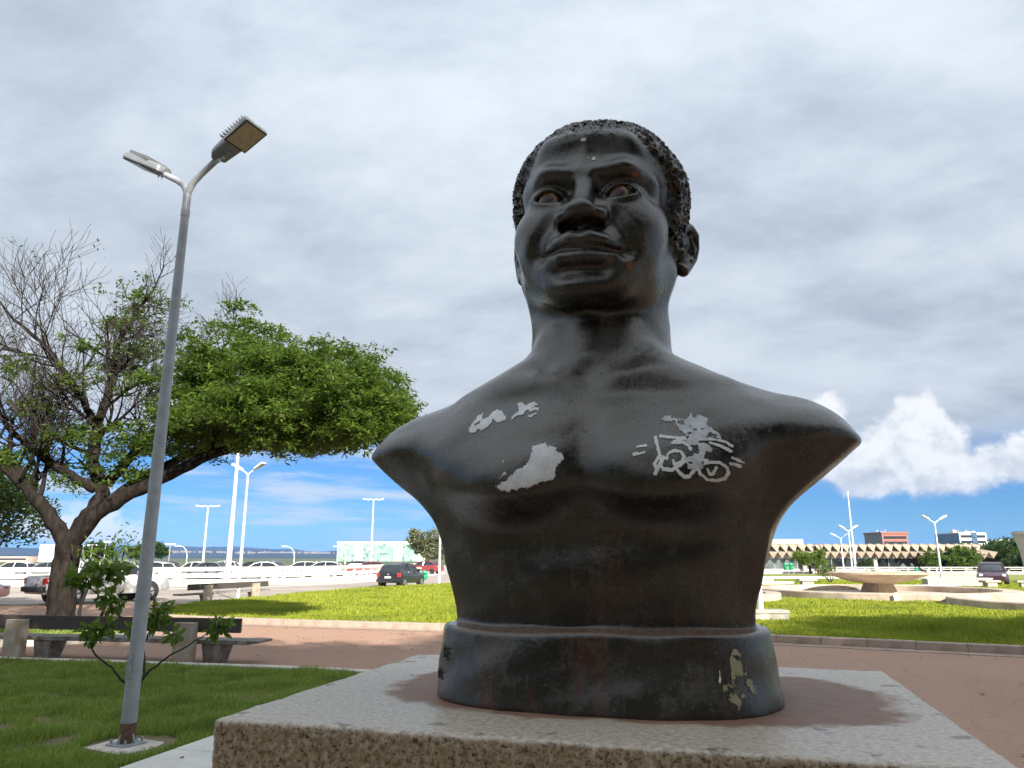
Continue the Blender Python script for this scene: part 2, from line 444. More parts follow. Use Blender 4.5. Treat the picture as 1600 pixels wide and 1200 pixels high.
    yh = lerp(z, [1.02, 1.06, 1.09, 1.14, 1.21, 1.262, 1.298, 1.322, 1.39], [.12, .02, -.035, -.055, -.075, -.115, -.185, -.30, -.5])
    hm = (yh - y)
    c = curls(x0, y0, z0)
    hair = hair - .0085 * c - .002
    hair = smax(hair, hm * .8 - .006 * c, .012)
    hmask = (hair < d - .001)
    d = smin(d, hair, .005)
    d = smin(d, ear * .86, .007)
    return d, hmask

def torso_sdf(x0, y, z):
    x = np.sqrt(x0 * x0 + .014 ** 2)
    # side limit (flared to the cut shoulder tip)
    a = lerp(z, [.10, .155, .20, .265, .31, .356, .40, .425, .455, .51, .545, .575, .70], [.335, .335, .342, .364, .378, .396, .418, .440, .480, .550, .586, .630, .71])
    top = lerp(x, [0, .15, .20, .25, .30, .36, .42, .48, .53, .575, .605, .66], [.86, .81, .775, .752, .732, .705, .686, .672, .648, .606, .556, .44])
    F = lerp(z, [.10, .155, .25, .33, .40, .46, .52, .60, .66, .72, .80], [.190, .192, .202, .216, .242, .262, .266, .242, .210, .172, .130])
    B = lerp(z, [.10, .155, .30, .45, .55, .65, .72, .80], [.215, .215, .235, .26, .26, .235, .205, .17])
    q = np.clip(x / np.maximum(a, .05), 0, 1.3)
    fall = np.clip(1 - .62 * q ** 2.6, .2, 1)
    wl = 1 / (1 + np.exp((z - .37) / .045)); fall = np.clip(1 - .50 * q ** 3.2, .2, 1) * wl + fall * (1 - wl)
    yf = -F * fall + .0
    yb = B * fall
    # pecs
    sp = z - (.432 + 1.3 * (x - .175) ** 2)
    pec = np.exp(-(((x - .175) / .17) ** 2)) * np.where(sp > 0, np.exp(-(sp / .12) ** 2), np.exp(-(sp / .038) ** 2)) * .070
    pec -= np.exp(-((x / .045) ** 2)) * np.exp(-(((z - .44) / .13) ** 2)) * .020      # sternum
    pec -= np.exp(-(((x - .165) / .16) ** 2) - (((z - .350) / .045) ** 2)) * .010       # below the pecs
    pec += np.exp(-(((x - .0) / .15) ** 2) - (((z - .26) / .07) ** 2)) * .012           # belly
    pec -= np.exp(-((x / .03) ** 2)) * np.exp(-(((z - .27) / .08) ** 2)) * .005
    # armpit hollow between pec and shoulder
    pec -= np.exp(-(((x - (.405 + .35 * (z - .5))) / .050) ** 2) - (((z - .49) / .10) ** 2)) * .022
    pec += np.exp(-(((x - .475) / .07) ** 2) - (((z - .60) / .06) ** 2)) * .022         # deltoid
    pec -= np.exp(-(((x - .17) / .10) ** 2) - (((z - .655) / .035) ** 2)) * .010
    yf = yf - pec
    dy = np.maximum(yf - y, y - yb)
    wq = lerp(x, [.18, .26, .36, .60], [0, .3, 1, 1])
    top = top - 2.2 * wq * (y - .03) ** 2
    a = a - 1.3 * y * y * np.clip((z - .24) / .12, 0, 1)
    d = smax(dy, x - a, .007)
    d = smax(d, z - top, lerp(x, [.2, .35, .5, .62], [.09, .08, .04, .012]))
    # collar bone
    d = smin(d, chain(x, y, z, [(.035, -.180, .688, .014), (.12, -.170, .700, .013), (.21, -.138, .688, .011), (.30, -.095, .668, .010)]), .055)
    # neck
    dn = cap(x / 1.03, y, z, (0, .055, .70), (0, .045, 1.03), .184, .170)
    d = smin(d, dn, .050)
    d = smin(d, cap(x, y, z, (.150, .050, 1.00), (.040, -.155, .710), .030, .022), .05)   # neck cords
    d = smin(d, cap(x, y, z, (0, -.100, .90), (0, -.140, .76), .030, .030), .05)           # throat
    d = smax(d, -ell(x, y, z, (0, -.225, .716), (.045, .030, .034)), .05)                   # notch
    d = np.maximum(d, .145 - z)
    return d

def base_sdf(x, y, z):
    # moulded plinth: superellipse, leaning in towards the top
    s = lerp(z, [-.02, 0, .04, .09, .14, .17], [1.0, 1.0, .985, .970, .955, .94])
    a, b = .386 * s, .298 * s
    n = 2.9
    k = (np.abs(x / a) ** n + np.abs(y / b) ** n) ** (1 / n)
    d = (k - 1) * np.minimum(a, b)
    return smax(smax(d, z - .152, .010), -z - .004, .006)

def bust_sdf(x, y, z):
    h = np.full_like(x, 9.); hm = np.zeros(x.shape, bool)
    m = z > .80
    hh, hmm = head_sdf(x[m], y[m], z[m]); h[m] = hh; hm[m] = hmm
    t = np.full_like(x, 9.); m2 = z < 1.10
    t[m2] = torso_sdf(x[m2], y[m2], z[m2])
    d = smin(h, t, .035)
    L = lumps(x, y, z)
    d = d + .0016 * L
    b = base_sdf(x, y, z) + .0014 * L
    d = smin(d, b, .010)
    return d, hm

def surface_nets(f, lo, vox, blk=8, hi=(.72, .36, 1.54)):
    """sparse evaluation of f on a grid, naive surface nets; returns verts, quads and f's mask at the verts"""
    lo = np.array(lo); hi = np.array(hi)
    n = (np.ceil((hi - lo) / vox / blk).astype(int)) * blk + 1
    nb = (n - 1) // blk
    cs = blk * vox
    g = np.stack(np.meshgrid(*[np.arange(k) for k in nb], indexing='ij'), -1).reshape(-1, 3)
    c = lo + (g + .5) * cs
    dv, _ = f(*c.T)
    keep = g[np.abs(dv) < cs * 1.75]
    D = np.full(n, 9., np.float32)
    o = np.stack(np.meshgrid(*[np.arange(blk + 1)] * 3, indexing='ij'), -1).reshape(-1, 3)
    for s in range(0, len(keep), 600):
        idx = (keep[s:s + 600, None, :] * blk + o[None]).reshape(-1, 3)
        p = lo + idx * vox
        v, _ = f(*p.T)
        D[idx[:, 0], idx[:, 1], idx[:, 2]] = v
    S = D < 0
    act = D < 8.5
    A = [(i, j, k) for i in (0, 1) for j in (0, 1) for k in (0, 1)]
    def sl(i, j, k): return (slice(i, n[0] - 1 + i), slice(j, n[1] - 1 + j), slice(k, n[2] - 1 + k))
    cnt = sum(S[sl(*q)].astype(np.int8) for q in A)
    ok = np.ones(cnt.shape, bool)
    for q in A: ok &= act[sl(*q)]
    cell = (cnt > 0) & (cnt < 8) & ok
    ci = np.argwhere(cell)
    vid = np.full(cell.shape, -1, np.int32); vid[cell] = np.arange(len(ci))
    acc = np.zeros((len(ci), 3)); num = np.zeros(len(ci))
    val = {q: D[ci[:, 0] + q[0], ci[:, 1] + q[1], ci[:, 2] + q[2]] for q in A}
    for q in A:
        for ax in range(3):
            if q[ax] == 0:
                w = list(q); w[ax] = 1; w = tuple(w)
                a, b = val[q], val[w]
                m = (a < 0) != (b < 0)
                t = a[m] / (a[m] - b[m])
                pt = np.tile(np.array(q, float), (m.sum(), 1)); pt[:, ax] = t
                acc[m] += pt; num[m] += 1
    V = lo + (ci + acc / np.maximum(num, 1)[:, None]) * vox
    Q = []
    for ax in range(3):
        b_, c_ = [(1, 2), (2, 0), (0, 1)][ax]
        e0 = [slice(None)] * 3; e1 = [slice(None)] * 3
        e0[ax] = slice(0, n[ax] - 1); e1[ax] = slice(1, n[ax])
        s0, s1 = S[tuple(e0)], S[tuple(e1)]
        both = act[tuple(e0)] & act[tuple(e1)]
        for flip in (0, 1):
            m = ((s0 & ~s1) if flip == 0 else (~s0 & s1)) & both
            e = np.argwhere(m)
            e = e[(e[:, b_] > 0) & (e[:, c_] > 0) & (e[:, b_] < n[b_] - 1) & (e[:, c_] < n[c_] - 1)]
            def vi(db, dc):
                w = e.copy(); w[:, b_] += db; w[:, c_] += dc
                return vid[w[:, 0], w[:, 1], w[:, 2]]
            quad = np.stack([vi(-1, -1), vi(0, -1), vi(0, 0), vi(-1, 0)], 1)
            if flip: quad = quad[:, ::-1]
            Q.append(quad)
    Q = np.concatenate(Q); Q = Q[(Q >= 0).all(1)]
    _, mk = f(*V.T)
    return V, Q, mk
# ---------------------------------------------------------------- setting: ground, paving, lawns, kerbs
def sheet(name, poly, z, mat, kind='structure', label=None):
    me = bpy.data.meshes.new(name); bm = bmesh.new()
    f = bm.faces.new([bm.verts.new((x, y, z)) for x, y in poly]); bmesh.ops.triangulate(bm, faces=[f])
    bmesh.ops.recalc_face_normals(bm, faces=bm.faces)
    if bm.faces[0:1] and list(bm.faces)[0].normal.z < 0: bmesh.ops.reverse_faces(bm, faces=bm.faces)
    bm.to_mesh(me); bm.free(); me.materials.append(mat)
    o = link(bpy.data.objects.new(name, me)); tag(o, label, None, None, kind); return o
def path_mat():
    m, t, b = mat_base('red earth stained paving')
    a = tnoise(t, .35, 6, .6); c_ = tnoise(t, 3.0, 7, .65); d_ = tnoise(t, 60, 4, .7)
    col = tmix(t, tmath(t, 'MULTIPLY', a, 1.0), (.39, .205, .125), (.53, .32, .21))
    col = tmix(t, ramp(t, c_, [(.38, (0, 0, 0)), (.66, (1, 1, 1))]), col, tmix(t, .45, col, (.42, .29, .22)))
    col = tmix(t, ramp(t, d_, [(.35, (.55, .55, .55)), (.6, (0, 0, 0))]), col, (.10, .065, .05))
    # cracks
    tcn = mn(t, 'ShaderNodeTexCoord'); v = mn(t, 'ShaderNodeTexVoronoi', feature='DISTANCE_TO_EDGE'); v.inputs['Scale'].default_value = .30
    ad = mn(t, 'ShaderNodeVectorMath', operation='ADD'); t.links.new(tcn.outputs['Object'], ad.inputs[0])
    nn = mn(t, 'ShaderNodeTexNoise'); nn.inputs['Scale'].default_value = 1.4; nn.inputs['Detail'].default_value = 6; t.links.new(tcn.outputs['Object'], nn.inputs['Vector']); t.links.new(nn.outputs['Color'], ad.inputs[1])
    t.links.new(ad.outputs[0], v.inputs['Vector'])
    crack = ramp(t, v.outputs['Distance'], [(0, (1, 1, 1)), (.006, (0, 0, 0))])
    col = tmix(t, tmath(t, 'MULTIPLY', crack, .22), col, (.07, .05, .04))
    t.links.new(col, b.inputs['Base Color']); b.inputs['Roughness'].default_value = .85
    tbump(t, b, tmath(t, 'SUBTRACT', d_, tmath(t, 'MULTIPLY', crack, .3)), .35, .01); return m
PATH = path_mat()
ROAD = M('pale dusty asphalt', (.30, .245, .205), .9, .14, .25, .3, 30, col2=(.40, .34, .29))
SOILG = M('soil under grass', (.10, .11, .03), .95, .3, 7, .7, 25, col2=(.24, .17, .10))
SOILF = M('lawn soil', (.16, .20, .03), .95, .2, .5, .5, 12, col2=(.24, .26, .045))
FARG = M('far ground', (.07, .095, .035), .95, .3, .01, col2=(.11, .13, .05))
PLAZA = M('far plaza paving', (.42, .38, .33), .9, .15, .08)

g = sheet('ground', [(-9000, -300), (9000, -300), (9000, 9000), (-9000, 9000)], -.02, FARG)
sheet('plaza', [(-60, 28), (140, 28), (140, 190), (-60, 190)], -.012, PLAZA)
sheet('path', [(-32, 4), (-10, -7), (30, -7), (30, 24.5), (-9, 24.0), (-14, 32.0), (-32, 27.0)], -.004, PATH)
sheet('road', [(-60, 25.0), (-32, 26.0), (-14.2, 31.9), (-12.2, 34.0), (-10.6, 41.0), (-6.5, 50.2), (-3.0, 54.5), (6, 64), (10, 110), (-12, 110), (-14, 72), (-18, 54), (-24, 51.5), (-60, 50)], .002, ROAD)
MARK = M('road paint', (.72, .70, .64), .8, .12, 2)
def strip(name, line, w, z, mat, kind='structure'):
    b = MB(); L = [Vector((x, y)) for x, y in line]; vv = []
    for i, p in enumerate(L):
        d_ = (L[min(i + 1, len(L) - 1)] - L[max(i - 1, 0)]).normalized(); n_ = Vector((-d_.y, d_.x)) * w / 2
        vv += [(*(p + n_), z), (*(p - n_), z)]
    b.add(vv, [(2 * i, 2 * i + 1, 2 * i + 3, 2 * i + 2) for i in range(len(L) - 1)])
    o = b.build(name, mat); tag(o, None, None, None, kind); return o
strip('road_marking', [(-45, 43.2), (-30, 43.6), (-21, 45.0), (-15.5, 48.5), (-12, 56), (-9.5, 68), (-8, 90)], .55, .008, MARK)
strip('road_edge', [(-45, 48.6), (-28, 48.9), (-20, 50.2), (-15.2, 53.4), (-12, 61), (-10, 76), (-8.8, 100)], .8, .007, CONCW)

near_lawn = [(-26, 18.0), (-9.18, 14.0), (-4.22, 12.92), (-2.65, 12.5), (-1.2, 12.0), (-.9, 7.0), (-1.4, 0), (-1.6, -8), (-26, -8)]
sheet('near_lawn', near_lawn, .03, SOILG)
lawn_near_edge = [(-10.6, 23.2), (-9.0, 22.4), (-7.2, 21.75), (-5.23, 21.05), (-1.83, 20.0), (1.5, 18.85), (5.85, 17.1), (9.85, 15.0), (14, 12.4), (20, 8)]
far_lawn = lawn_near_edge + [(70, 8), (74, 78), (30, 84), (12, 84), (-1.5, 62), (-4.0, 53.3), (-6.3, 49.7), (-8.5, 45.5), (-10.2, 40.8), (-11.5, 33.2), (-12.6, 30.2), (-11.9, 26.0)]
sheet('lawn', far_lawn, .08, SOILF)

def kerb(name, line, w, z1, mat, step, bev=.015):
    root = None; P = [Vector((x, y)) for x, y in line]; first = None
    for a, b_ in zip(P[:-1], P[1:]):
        L_ = (b_ - a).length; n_ = max(1, round(L_ / step)); d_ = (b_ - a) / n_
        for i in range(n_):
            p = a + d_ * i; q = d_.length
            m = MB().box(.001, q - .001, -w / 2, w / 2, -.02, z1 + random.uniform(-.004, .004))
            if root is None:
                root = MB().box(0, .3, -w / 2 + .01, w / 2 - .01, -.03, z1 - .03).build(name, mat); tag(root, None, None, None, 'structure')
                root.location = (p.x, p.y, 0); root.rotation_euler = (0, 0, math.atan2(d_.y, d_.x))
                inv = root.matrix_basis.inverted()
            o = m.build('kerb_stone', mat, root, bevel=bev, seg=1)
            ang = math.atan2(d_.y, d_.x) + random.uniform(-.006, .006)
            o.matrix_basis = inv @ (Matrix.Translation((p.x, p.y, 0)) @ Matrix.Rotation(ang, 4, 'Z'))
    return root
kerb('kerb', lawn_near_edge, .22, .15, KERB, 1.0)
kerb('lawn_kerb', [(-26, 18.0), (-9.18, 14.0), (-4.22, 12.92), (-2.65, 12.5), (-1.2, 12.05)], .12, .075, KERBW, 1.0)
# gutter strip beside the kerb
strip('gutter', [(x - .25 * .35, y - .45) for x, y in lawn_near_edge], .35, .004, KERB)

# pavement slab beside the pedestal
sl_m = M('pale paving slab', (.60, .57, .52), .8, .12, 5, .25, 50)
slab = empty('slab_paving', (.22, 1.826, 0), R(-15.6)); tag(slab, None, None, None, 'structure')
for ix in range(4):
    for iy in range(7):
        x0 = -4.75 + ix * .95; y0 = -1.2 + iy * .95
        MB().box(x0, x0 + .942, y0, y0 + .942, -.02, .075).build('paving_slab', sl_m, slab, bevel=.008, seg=1)

# grass blades -------------------------------------------------------------
def inside(poly, x, y):
    r = np.zeros(x.shape, bool); n = len(poly)
    for i in range(n):
        (x1, y1), (x2, y2) = poly[i], poly[(i + 1) % n]
        c_ = ((y1 > y) != (y2 > y)) & (x < (x2 - x1) * (y - y1) / ((y2 - y1) + 1e-12) + x1); r ^= c_
    return r
def vnoise(x, y, sc, seed):
    rs = np.random.RandomState(seed); s_ = np.zeros_like(x)
    for i in range(12):
        a = rs.uniform(0, 6.28); f_ = rs.uniform(.5, 1.6) / sc * 6.28
        s_ += np.sin((math.cos(a) * x + math.sin(a) * y) * f_ + rs.uniform(0, 6.28))
    return s_ / 3.5
def blades(name, x, y, z, h, w, mat, lean=.5, seed=1, parent=None):
    rs = np.random.RandomState(seed); n = len(x)
    a = rs.uniform(0, 6.28, n); ca, sa = np.cos(a), np.sin(a)
    la = rs.uniform(0, 6.28, n); ll = h * rs.uniform(.1, lean, n)
    b0 = np.stack([x - ca * w / 2, y - sa * w / 2, z], 1); b1 = np.stack([x + ca * w / 2, y + sa * w / 2, z], 1)
    mx = x + np.cos(la) * ll * .35; my = y + np.sin(la) * ll * .35
    m0 = np.stack([mx - ca * w * .36, my - sa * w * .36, z + h * .6], 1); m1 = np.stack([mx + ca * w * .36, my + sa * w * .36, z + h * .6], 1)
    tp = np.stack([x + np.cos(la) * ll, y + np.sin(la) * ll, z + h], 1)
    V = np.stack([b0, b1, m1, m0, tp], 1).reshape(-1, 3)
    i = np.arange(n)[:, None] * 5
    F = np.concatenate([i + np.array([[0, 1, 2]]), i + np.array([[0, 2, 3]]), i + np.array([[3, 2, 4]])])
    return np_mesh(name, V, F, mat, parent)
rs = np.random.RandomState(3)
n = 330000
yy = 5.6 + (13.9 - 5.6) * rs.uniform(0, 1, n) ** 1.25; xx = -(.05 + .80 * rs.uniform(0, 1, n)) * (yy + 1.2) + .6
ok = inside([(p[0] - .0, p[1] - .1) for p in near_lawn], xx, yy)
bare = vnoise(xx, yy, 1.6, 4) + .5 * vnoise(xx, yy, .5, 9)
ok &= (bare < 1.15 + rs.normal(0, .45, n))
# keep clear of slab paving and lamp footing
lx = math.cos(R(-15.6)) * (xx - .22) + math.sin(R(-15.6)) * (yy - 1.826); ly = -math.sin(R(-15.6)) * (xx - .22) + math.cos(R(-15.6)) * (yy - 1.826)
ok &= ~((lx > -4.80) & (lx < -.95) & (ly > -1.25) & (ly < 5.48))
ok &= np.hypot(xx + 3.7, yy - 7.75) > .42
xx, yy = xx[ok], yy[ok]
hh = (.03 + .06 * rs.uniform(0, 1, len(xx)) ** 1.5) * (1 + .5 * np.clip(vnoise(xx, yy, .9, 12), -1, 1))
tag(blades('grass_near', xx, yy, np.full(len(xx), .03), hh, .007 + .004 * rs.uniform(0, 1, len(xx)), GRASS, .9, 5), 'short green grass with bare earth patches round the grey lamp post', 'grass', None, 'stuff')
n = 420000
yy = 14.5 + 45 * rs.uniform(0, 1, n) ** 1.7; xx = rs.uniform(-.46, .80, n) * yy * 1.02
ok = inside([(p[0], p[1] + .12) for p in far_lawn], xx, yy)
for (cx, cy, r_) in [(17.6, 36.6, 5.9), (20.2, 27.6, 4.3), (7.6, 34.2, 4.5)]: ok &= np.hypot(xx - cx, yy - cy) > r_
xx, yy = xx[ok], yy[ok]
tall = np.exp(-((xx - 12.0) / 2.6) ** 2 - ((yy - 18.3) / 1.7) ** 2)
hh = (.045 + .06 * rs.uniform(0, 1, len(xx))) * (1 + .4 * np.clip(vnoise(xx, yy, 2.2, 21), -1, 1)) * (1 + 3.2 * tall)
tag(blades('grass_far', xx, yy, np.full(len(xx), .08), hh, .014 + yy * .0006, GRASSS, .9, 6), 'sunlit yellow green lawn round the fountains', 'grass', None, 'stuff')
# far hills and lake ---------------------------------------------------------
def hills():
    nx, ny = 260, 34; x = np.linspace(-7000, 6000, nx); y = np.linspace(1500, 7500, ny)
    X, Y = np.meshgrid(x, y, indexing='ij')
    ridge = 34 + 12 * vnoise(X, Y * .2, 2400, 31) + 5 * vnoise(X, Y, 600, 32) + 1.5 * vnoise(X, Y, 160, 33)
    prof = np.clip((Y - 1500) / 2600, 0, 1) ** 1.4
    Z = -6 + (ridge + 6) * prof * (Y / 4200)
    V = np.stack([X, Y, Z], -1).reshape(-1, 3)
    i, j = np.meshgrid(np.arange(nx - 1), np.arange(ny - 1), indexing='ij'); b = (i * ny + j).ravel()
    return np_mesh('hills', V, np.stack([b, b + ny, b + ny + 1, b + 1], 1), M('dark wooded hills', (.014, .026, .022), .95, .3, .004, col2=(.028, .042, .030)), None, True)
tag(hills(), None, None, None, 'structure')
TREE_LIMBS = {
    'trunk': [(-10.75, 18.4, 0.01, 0.4), (-10.79, 18.4, 0.49, 0.335), (-10.84, 18.4, 1.08, 0.3), (-10.84, 18.4, 1.68, 0.29), (-10.81, 18.4, 2.13, 0.3)],
    'right_low': [(-10.81, 18.4, 2.13, 0.24), (-10.2, 18.3, 2.85, 0.2), (-9.35, 18.2, 3.33, 0.17), (-8.36, 18.0, 3.77, 0.15), (-7.31, 17.8, 4.22, 0.12), (-6.17, 17.6, 4.49, 0.085), (-5.08, 17.5, 4.8, 0.055), (-3.99, 17.4, 4.97, 0.03)],
    'right_mid': [(-10.2, 18.3, 2.85, 0.17), (-9.5, 18.6, 3.63, 0.13), (-8.42, 18.9, 4.37, 0.11), (-7.27, 19.2, 5.09, 0.085), (-6.02, 19.4, 5.68, 0.06), (-4.54, 19.6, 6.22, 0.035)],
    'centre': [(-10.77, 18.4, 2.21, 0.22), (-10.51, 18.7, 3.0, 0.19), (-10.4, 18.8, 3.54, 0.17), (-10.79, 18.9, 4.2, 0.15), (-10.84, 19.0, 5.05, 0.13), (-10.77, 19.1, 5.93, 0.11), (-10.72, 19.2, 6.76, 0.1), (-10.76, 19.3, 7.48, 0.085), (-10.53, 19.4, 8.2, 0.06), (-10.19, 19.5, 8.95, 0.035)],
    'centre_left': [(-10.84, 19.0, 5.05, 0.11), (-11.23, 18.8, 5.81, 0.09), (-11.8, 18.6, 6.68, 0.075), (-12.33, 18.5, 7.31, 0.055), (-13.06, 18.4, 7.87, 0.035)],
    'left_low': [(-10.87, 18.4, 2.13, 0.21), (-11.3, 18.2, 2.85, 0.17), (-11.79, 18.0, 3.42, 0.14), (-12.42, 17.8, 4.12, 0.11), (-13.18, 17.6, 4.85, 0.08), (-14.06, 17.4, 5.44, 0.05)],
    'left_mid': [(-10.58, 18.8, 3.51, 0.13), (-10.94, 18.5, 3.73, 0.115), (-11.39, 18.3, 4.05, 0.1), (-11.92, 18.1, 4.45, 0.085), (-12.39, 18.0, 4.85, 0.07), (-12.76, 17.9, 5.44, 0.055), (-13.23, 17.8, 6.17, 0.035)],
    'right_up': [(-10.32, 18.8, 3.62, 0.13), (-9.87, 19.0, 4.33, 0.115), (-9.49, 19.2, 4.99, 0.1), (-9.03, 19.4, 5.68, 0.085), (-8.63, 19.6, 6.22, 0.07), (-8.36, 19.8, 6.94, 0.05), (-8.11, 20, 7.64, 0.03)],
    'left_twist': [(-11.79, 18.0, 3.42, 0.09), (-11.98, 17.9, 3.83, 0.08), (-12.23, 17.8, 4.41, 0.06), (-12.17, 17.7, 4.89, 0.05), (-12.4, 17.6, 5.32, 0.03)],
}
TREE_BLOBS = [
    (-7.72,18.6,5.27,1.11,2.2,0.60,1.0),
    (-6.43,18.2,5.19,1.08,2.5,0.65,1.3),
    (-5.26,18.0,5.32,1.15,2.6,0.74,1.4),
    (-4.02,17.8,5.36,1.06,2.5,0.68,1.4),
    (-3.06,17.7,5.26,0.68,1.6,0.45,0.8),
    (-5.89,18.8,6.42,1.13,2.4,0.64,1.2),
    (-4.67,18.6,6.54,0.96,2.2,0.51,1.1),
    (-3.66,18.2,6.02,0.78,1.8,0.47,0.9),
    (-7.06,19.2,6.69,0.99,2.2,0.69,0.8),
    (-7.11,19.6,7.8,0.93,2,0.59,0.55),
    (-8.01,19.5,6.41,0.83,2,0.67,0.5),
    (-5.56,17.6,4.53,1.05,1.6,0.21,0.6),
    (-3.87,17.6,4.69,0.82,1.6,0.27,0.8),
    (-8.72,18.6,5.35,0.63,1.6,0.47,0.5),
    (-8.23,18.4,4.66,0.78,1.6,0.34,0.5),
    (-2.65,17.6,5.32,0.42,0.9,0.27,0.35),
    (-10.81,19.4,8.35,0.50,1.1,0.44,0.33),
    (-10.72,19.2,7.05,0.63,1.2,0.33,0.33),
    (-10.27,19.4,7.47,0.43,1,0.33,0.2),
    (-10.11,19.5,8.8,0.37,0.9,0.37,0.14),
    (-11.61,18.5,5.25,0.71,1.5,0.31,0.22),
    (-12.12,18,5.4,0.64,1.5,0.40,0.25),
    (-11.01,18.6,4.69,0.71,1.5,0.35,0.3),
    (-11.1,18.4,3.77,0.53,1.2,0.31,0.25),
    (-11.81,17.8,4.17,0.60,1.4,0.38,0.25),
    (-9.52,19.2,6.34,0.66,1.5,0.43,0.3),
    (-11.23,18.8,6.07,0.80,1.6,0.35,0.2),
    (-9.37,18.9,4.73,0.64,1.4,0.40,0.4),
    (-9.55,18.6,4.03,0.63,1.2,0.28,0.25),
    (-12.35,18.6,6.54,0.72,1.5,0.35,0.15),
    (-8.78,19.8,7.58,0.54,1.4,0.51,0.2),
]
SAPLING_STEMS = [
    [(-5.24, 11.0, 0.0, 0.022), (-5.37, 10.9, 0.1, 0.018), (-5.53, 10.8, 0.33, 0.015), (-5.74, 10.75, 0.48, 0.013), (-5.8, 10.7, 0.66, 0.01), (-5.77, 10.7, 0.77, 0.007)] ,
    [(-5.23, 11.0, 0.0, 0.022), (-5.12, 10.95, 0.21, 0.018), (-4.96, 10.9, 0.34, 0.015), (-4.69, 10.85, 0.51, 0.012), (-4.35, 10.8, 0.72, 0.009), (-4.14, 10.8, 0.87, 0.006)] ,
    [(-5.23, 11.0, 0.0, 0.022), (-5.22, 11.1, 0.27, 0.018), (-5.33, 11.2, 0.56, 0.016), (-5.52, 11.25, 0.77, 0.014), (-5.78, 11.3, 0.99, 0.012), (-6.05, 11.3, 1.22, 0.01), (-6.31, 11.3, 1.43, 0.007)] ,
    [(-5.33, 11.2, 0.56, 0.014), (-5.22, 11.15, 0.78, 0.01), (-5.12, 11.1, 0.96, 0.007)] ,
    [(-5.78, 11.3, 0.99, 0.008), (-5.8, 11.2, 1.18, 0.006), (-5.85, 11.2, 1.27, 0.005)] ,
]
SAPLING_TUFTS = [
    (-5.76,10.7,0.82,0.205,0.112,26),
    (-5.61,10.7,0.88,0.112,0.074,10),
    (-4.1,10.8,0.86,0.131,0.150,26),
    (-4.73,10.8,0.75,0.113,0.075,12),
    (-5.11,11.1,1.01,0.193,0.212,44),
    (-6.32,11.3,1.49,0.216,0.118,30),
    (-6.1,11.3,1.63,0.216,0.118,34),
    (-5.86,11.3,1.6,0.138,0.118,20),
    (-6.49,11.3,1.54,0.138,0.098,16),
    (-5.82,11.2,1.16,0.136,0.156,22),
    (-6.0,11.3,1.26,0.118,0.098,14),
    (-5.52,11.2,0.78,0.078,0.058,8),
    (-5.83,10.7,0.7,0.074,0.056,6),
]
# ---------------------------------------------------------------- street lamps
def rbox(L_, Wd, H_, bev, taper=1.0):
    b = MB(); h = Wd / 2
    b.add([(0, -h * taper, 0), (L_, -h, 0), (L_, h, 0), (0, h * taper, 0), (.03, -h * taper * .85, H_), (L_ - .02, -h * .88, H_), (L_ - .02, h * .88, H_), (.03, h * taper * .85, H_)],
          [(3, 2, 1, 0), (4, 5, 6, 7), (0, 1, 5, 4), (1, 2, 6, 5), (2, 3, 7, 6), (3, 0, 4, 7)])
    return b
def lamp(loc, h, rz, label, group=None, r0=.075, r1=.045, s=1., polem=GALV, headm=LAMPHEAD, fine=False, rise=.33, tilt=27):
    root = empty('street_lamp', loc, rz); tag(root, label, 'street lamp', group)
    MB().tube([(0, 0, .0, r0), (0, 0, h * .45, (r0 + r1) / 2 + .004), (0, 0, h - .01, r1)], 20 if fine else 8).build('pole', polem, root, True)
    if fine:
        MB().tube([(0, 0, h - .30, r1 + .006), (0, 0, h - .22, r1 + .006)], 20).build('collar', polem, root, True)
        MB().box(-.13, .13, -.13, .13, .14, .16).build('base_plate', GALV, root, bevel=.004)
        for sx in (-1, 1):
            for sy in (-1, 1): MB().tube([(sx * .095, sy * .095, .15, .012), (sx * .095, sy * .095, .20, .012)], 6).build('anchor_bolt', GALV, root)
        for a in range(4): MB().prism_y([(.07, .16), (.125, .16), (.07, .25)], -.005, .005).xf(Matrix.Rotation(a * math.pi / 2, 4, 'Z')).build('gusset', GALV, root)
    for q in (0, 1):
        sg = 1 if q == 0 else -1
        pts = [(0, 0, h - .04, r1 * .92), (.02 * s, 0, h + .03, r1 * .9), (.07 * s, 0, h + .10 * s, r1 * .88), (.16 * s, 0, h + .165 * s, r1 * .85), (.44 * s, 0, h + rise * s, r1 * .8)]
        MB().tube([(p[0] * sg, p[1], p[2], p[3]) for p in pts], 14 if fine else 6).build('arm', polem, root, True)
        Mx = Matrix.Rotation(0 if sg == 1 else math.pi, 4, 'Z') @ Matrix.Translation((.36 * s, 0, h + (rise - .06) * s)) @ Matrix.Rotation(-R(tilt), 4, 'Y') @ Matrix.Scale(s, 4)
        hd = rbox(.56, .31, .085, .02, .62).build('lamp_head', headm, root, bevel=.028 if fine else .0, seg=3); hd.matrix_basis = Mx
        ln = MB().box(.25, .53, -.125, .125, -.010, -.0015).build('lens', LENS, hd, bevel=.004 if fine else 0)
        if fine:
            MB().box(.235, .545, -.140, .140, -.008, -.001).build('lens_frame', BLACKP, hd, bevel=.003)
            for i in range(9): MB().box(.20 + i * .036, .212 + i * .036, -.125, .125, .08, .112).build('cooling_fin', headm, hd)
            MB().tube([(-.02, 0, .035, .048), (.16, 0, .035, .052)], 14).build('spigot', headm, hd, True)
            for i in (0, 1): MB().tube([(.02 + i * .06, 0, .0, .006), (.02 + i * .06, 0, -.045, .006)], 6).build('clamp_bolt', GALV, hd)
    return root
fl = lamp((-3.74, 7.75, -.10), 6.0, R(-24), 'tall grey double headed lamp post on the near grass left of the bust', None, .074, .043, 1.15, GALV, LAMPHEAD, True)
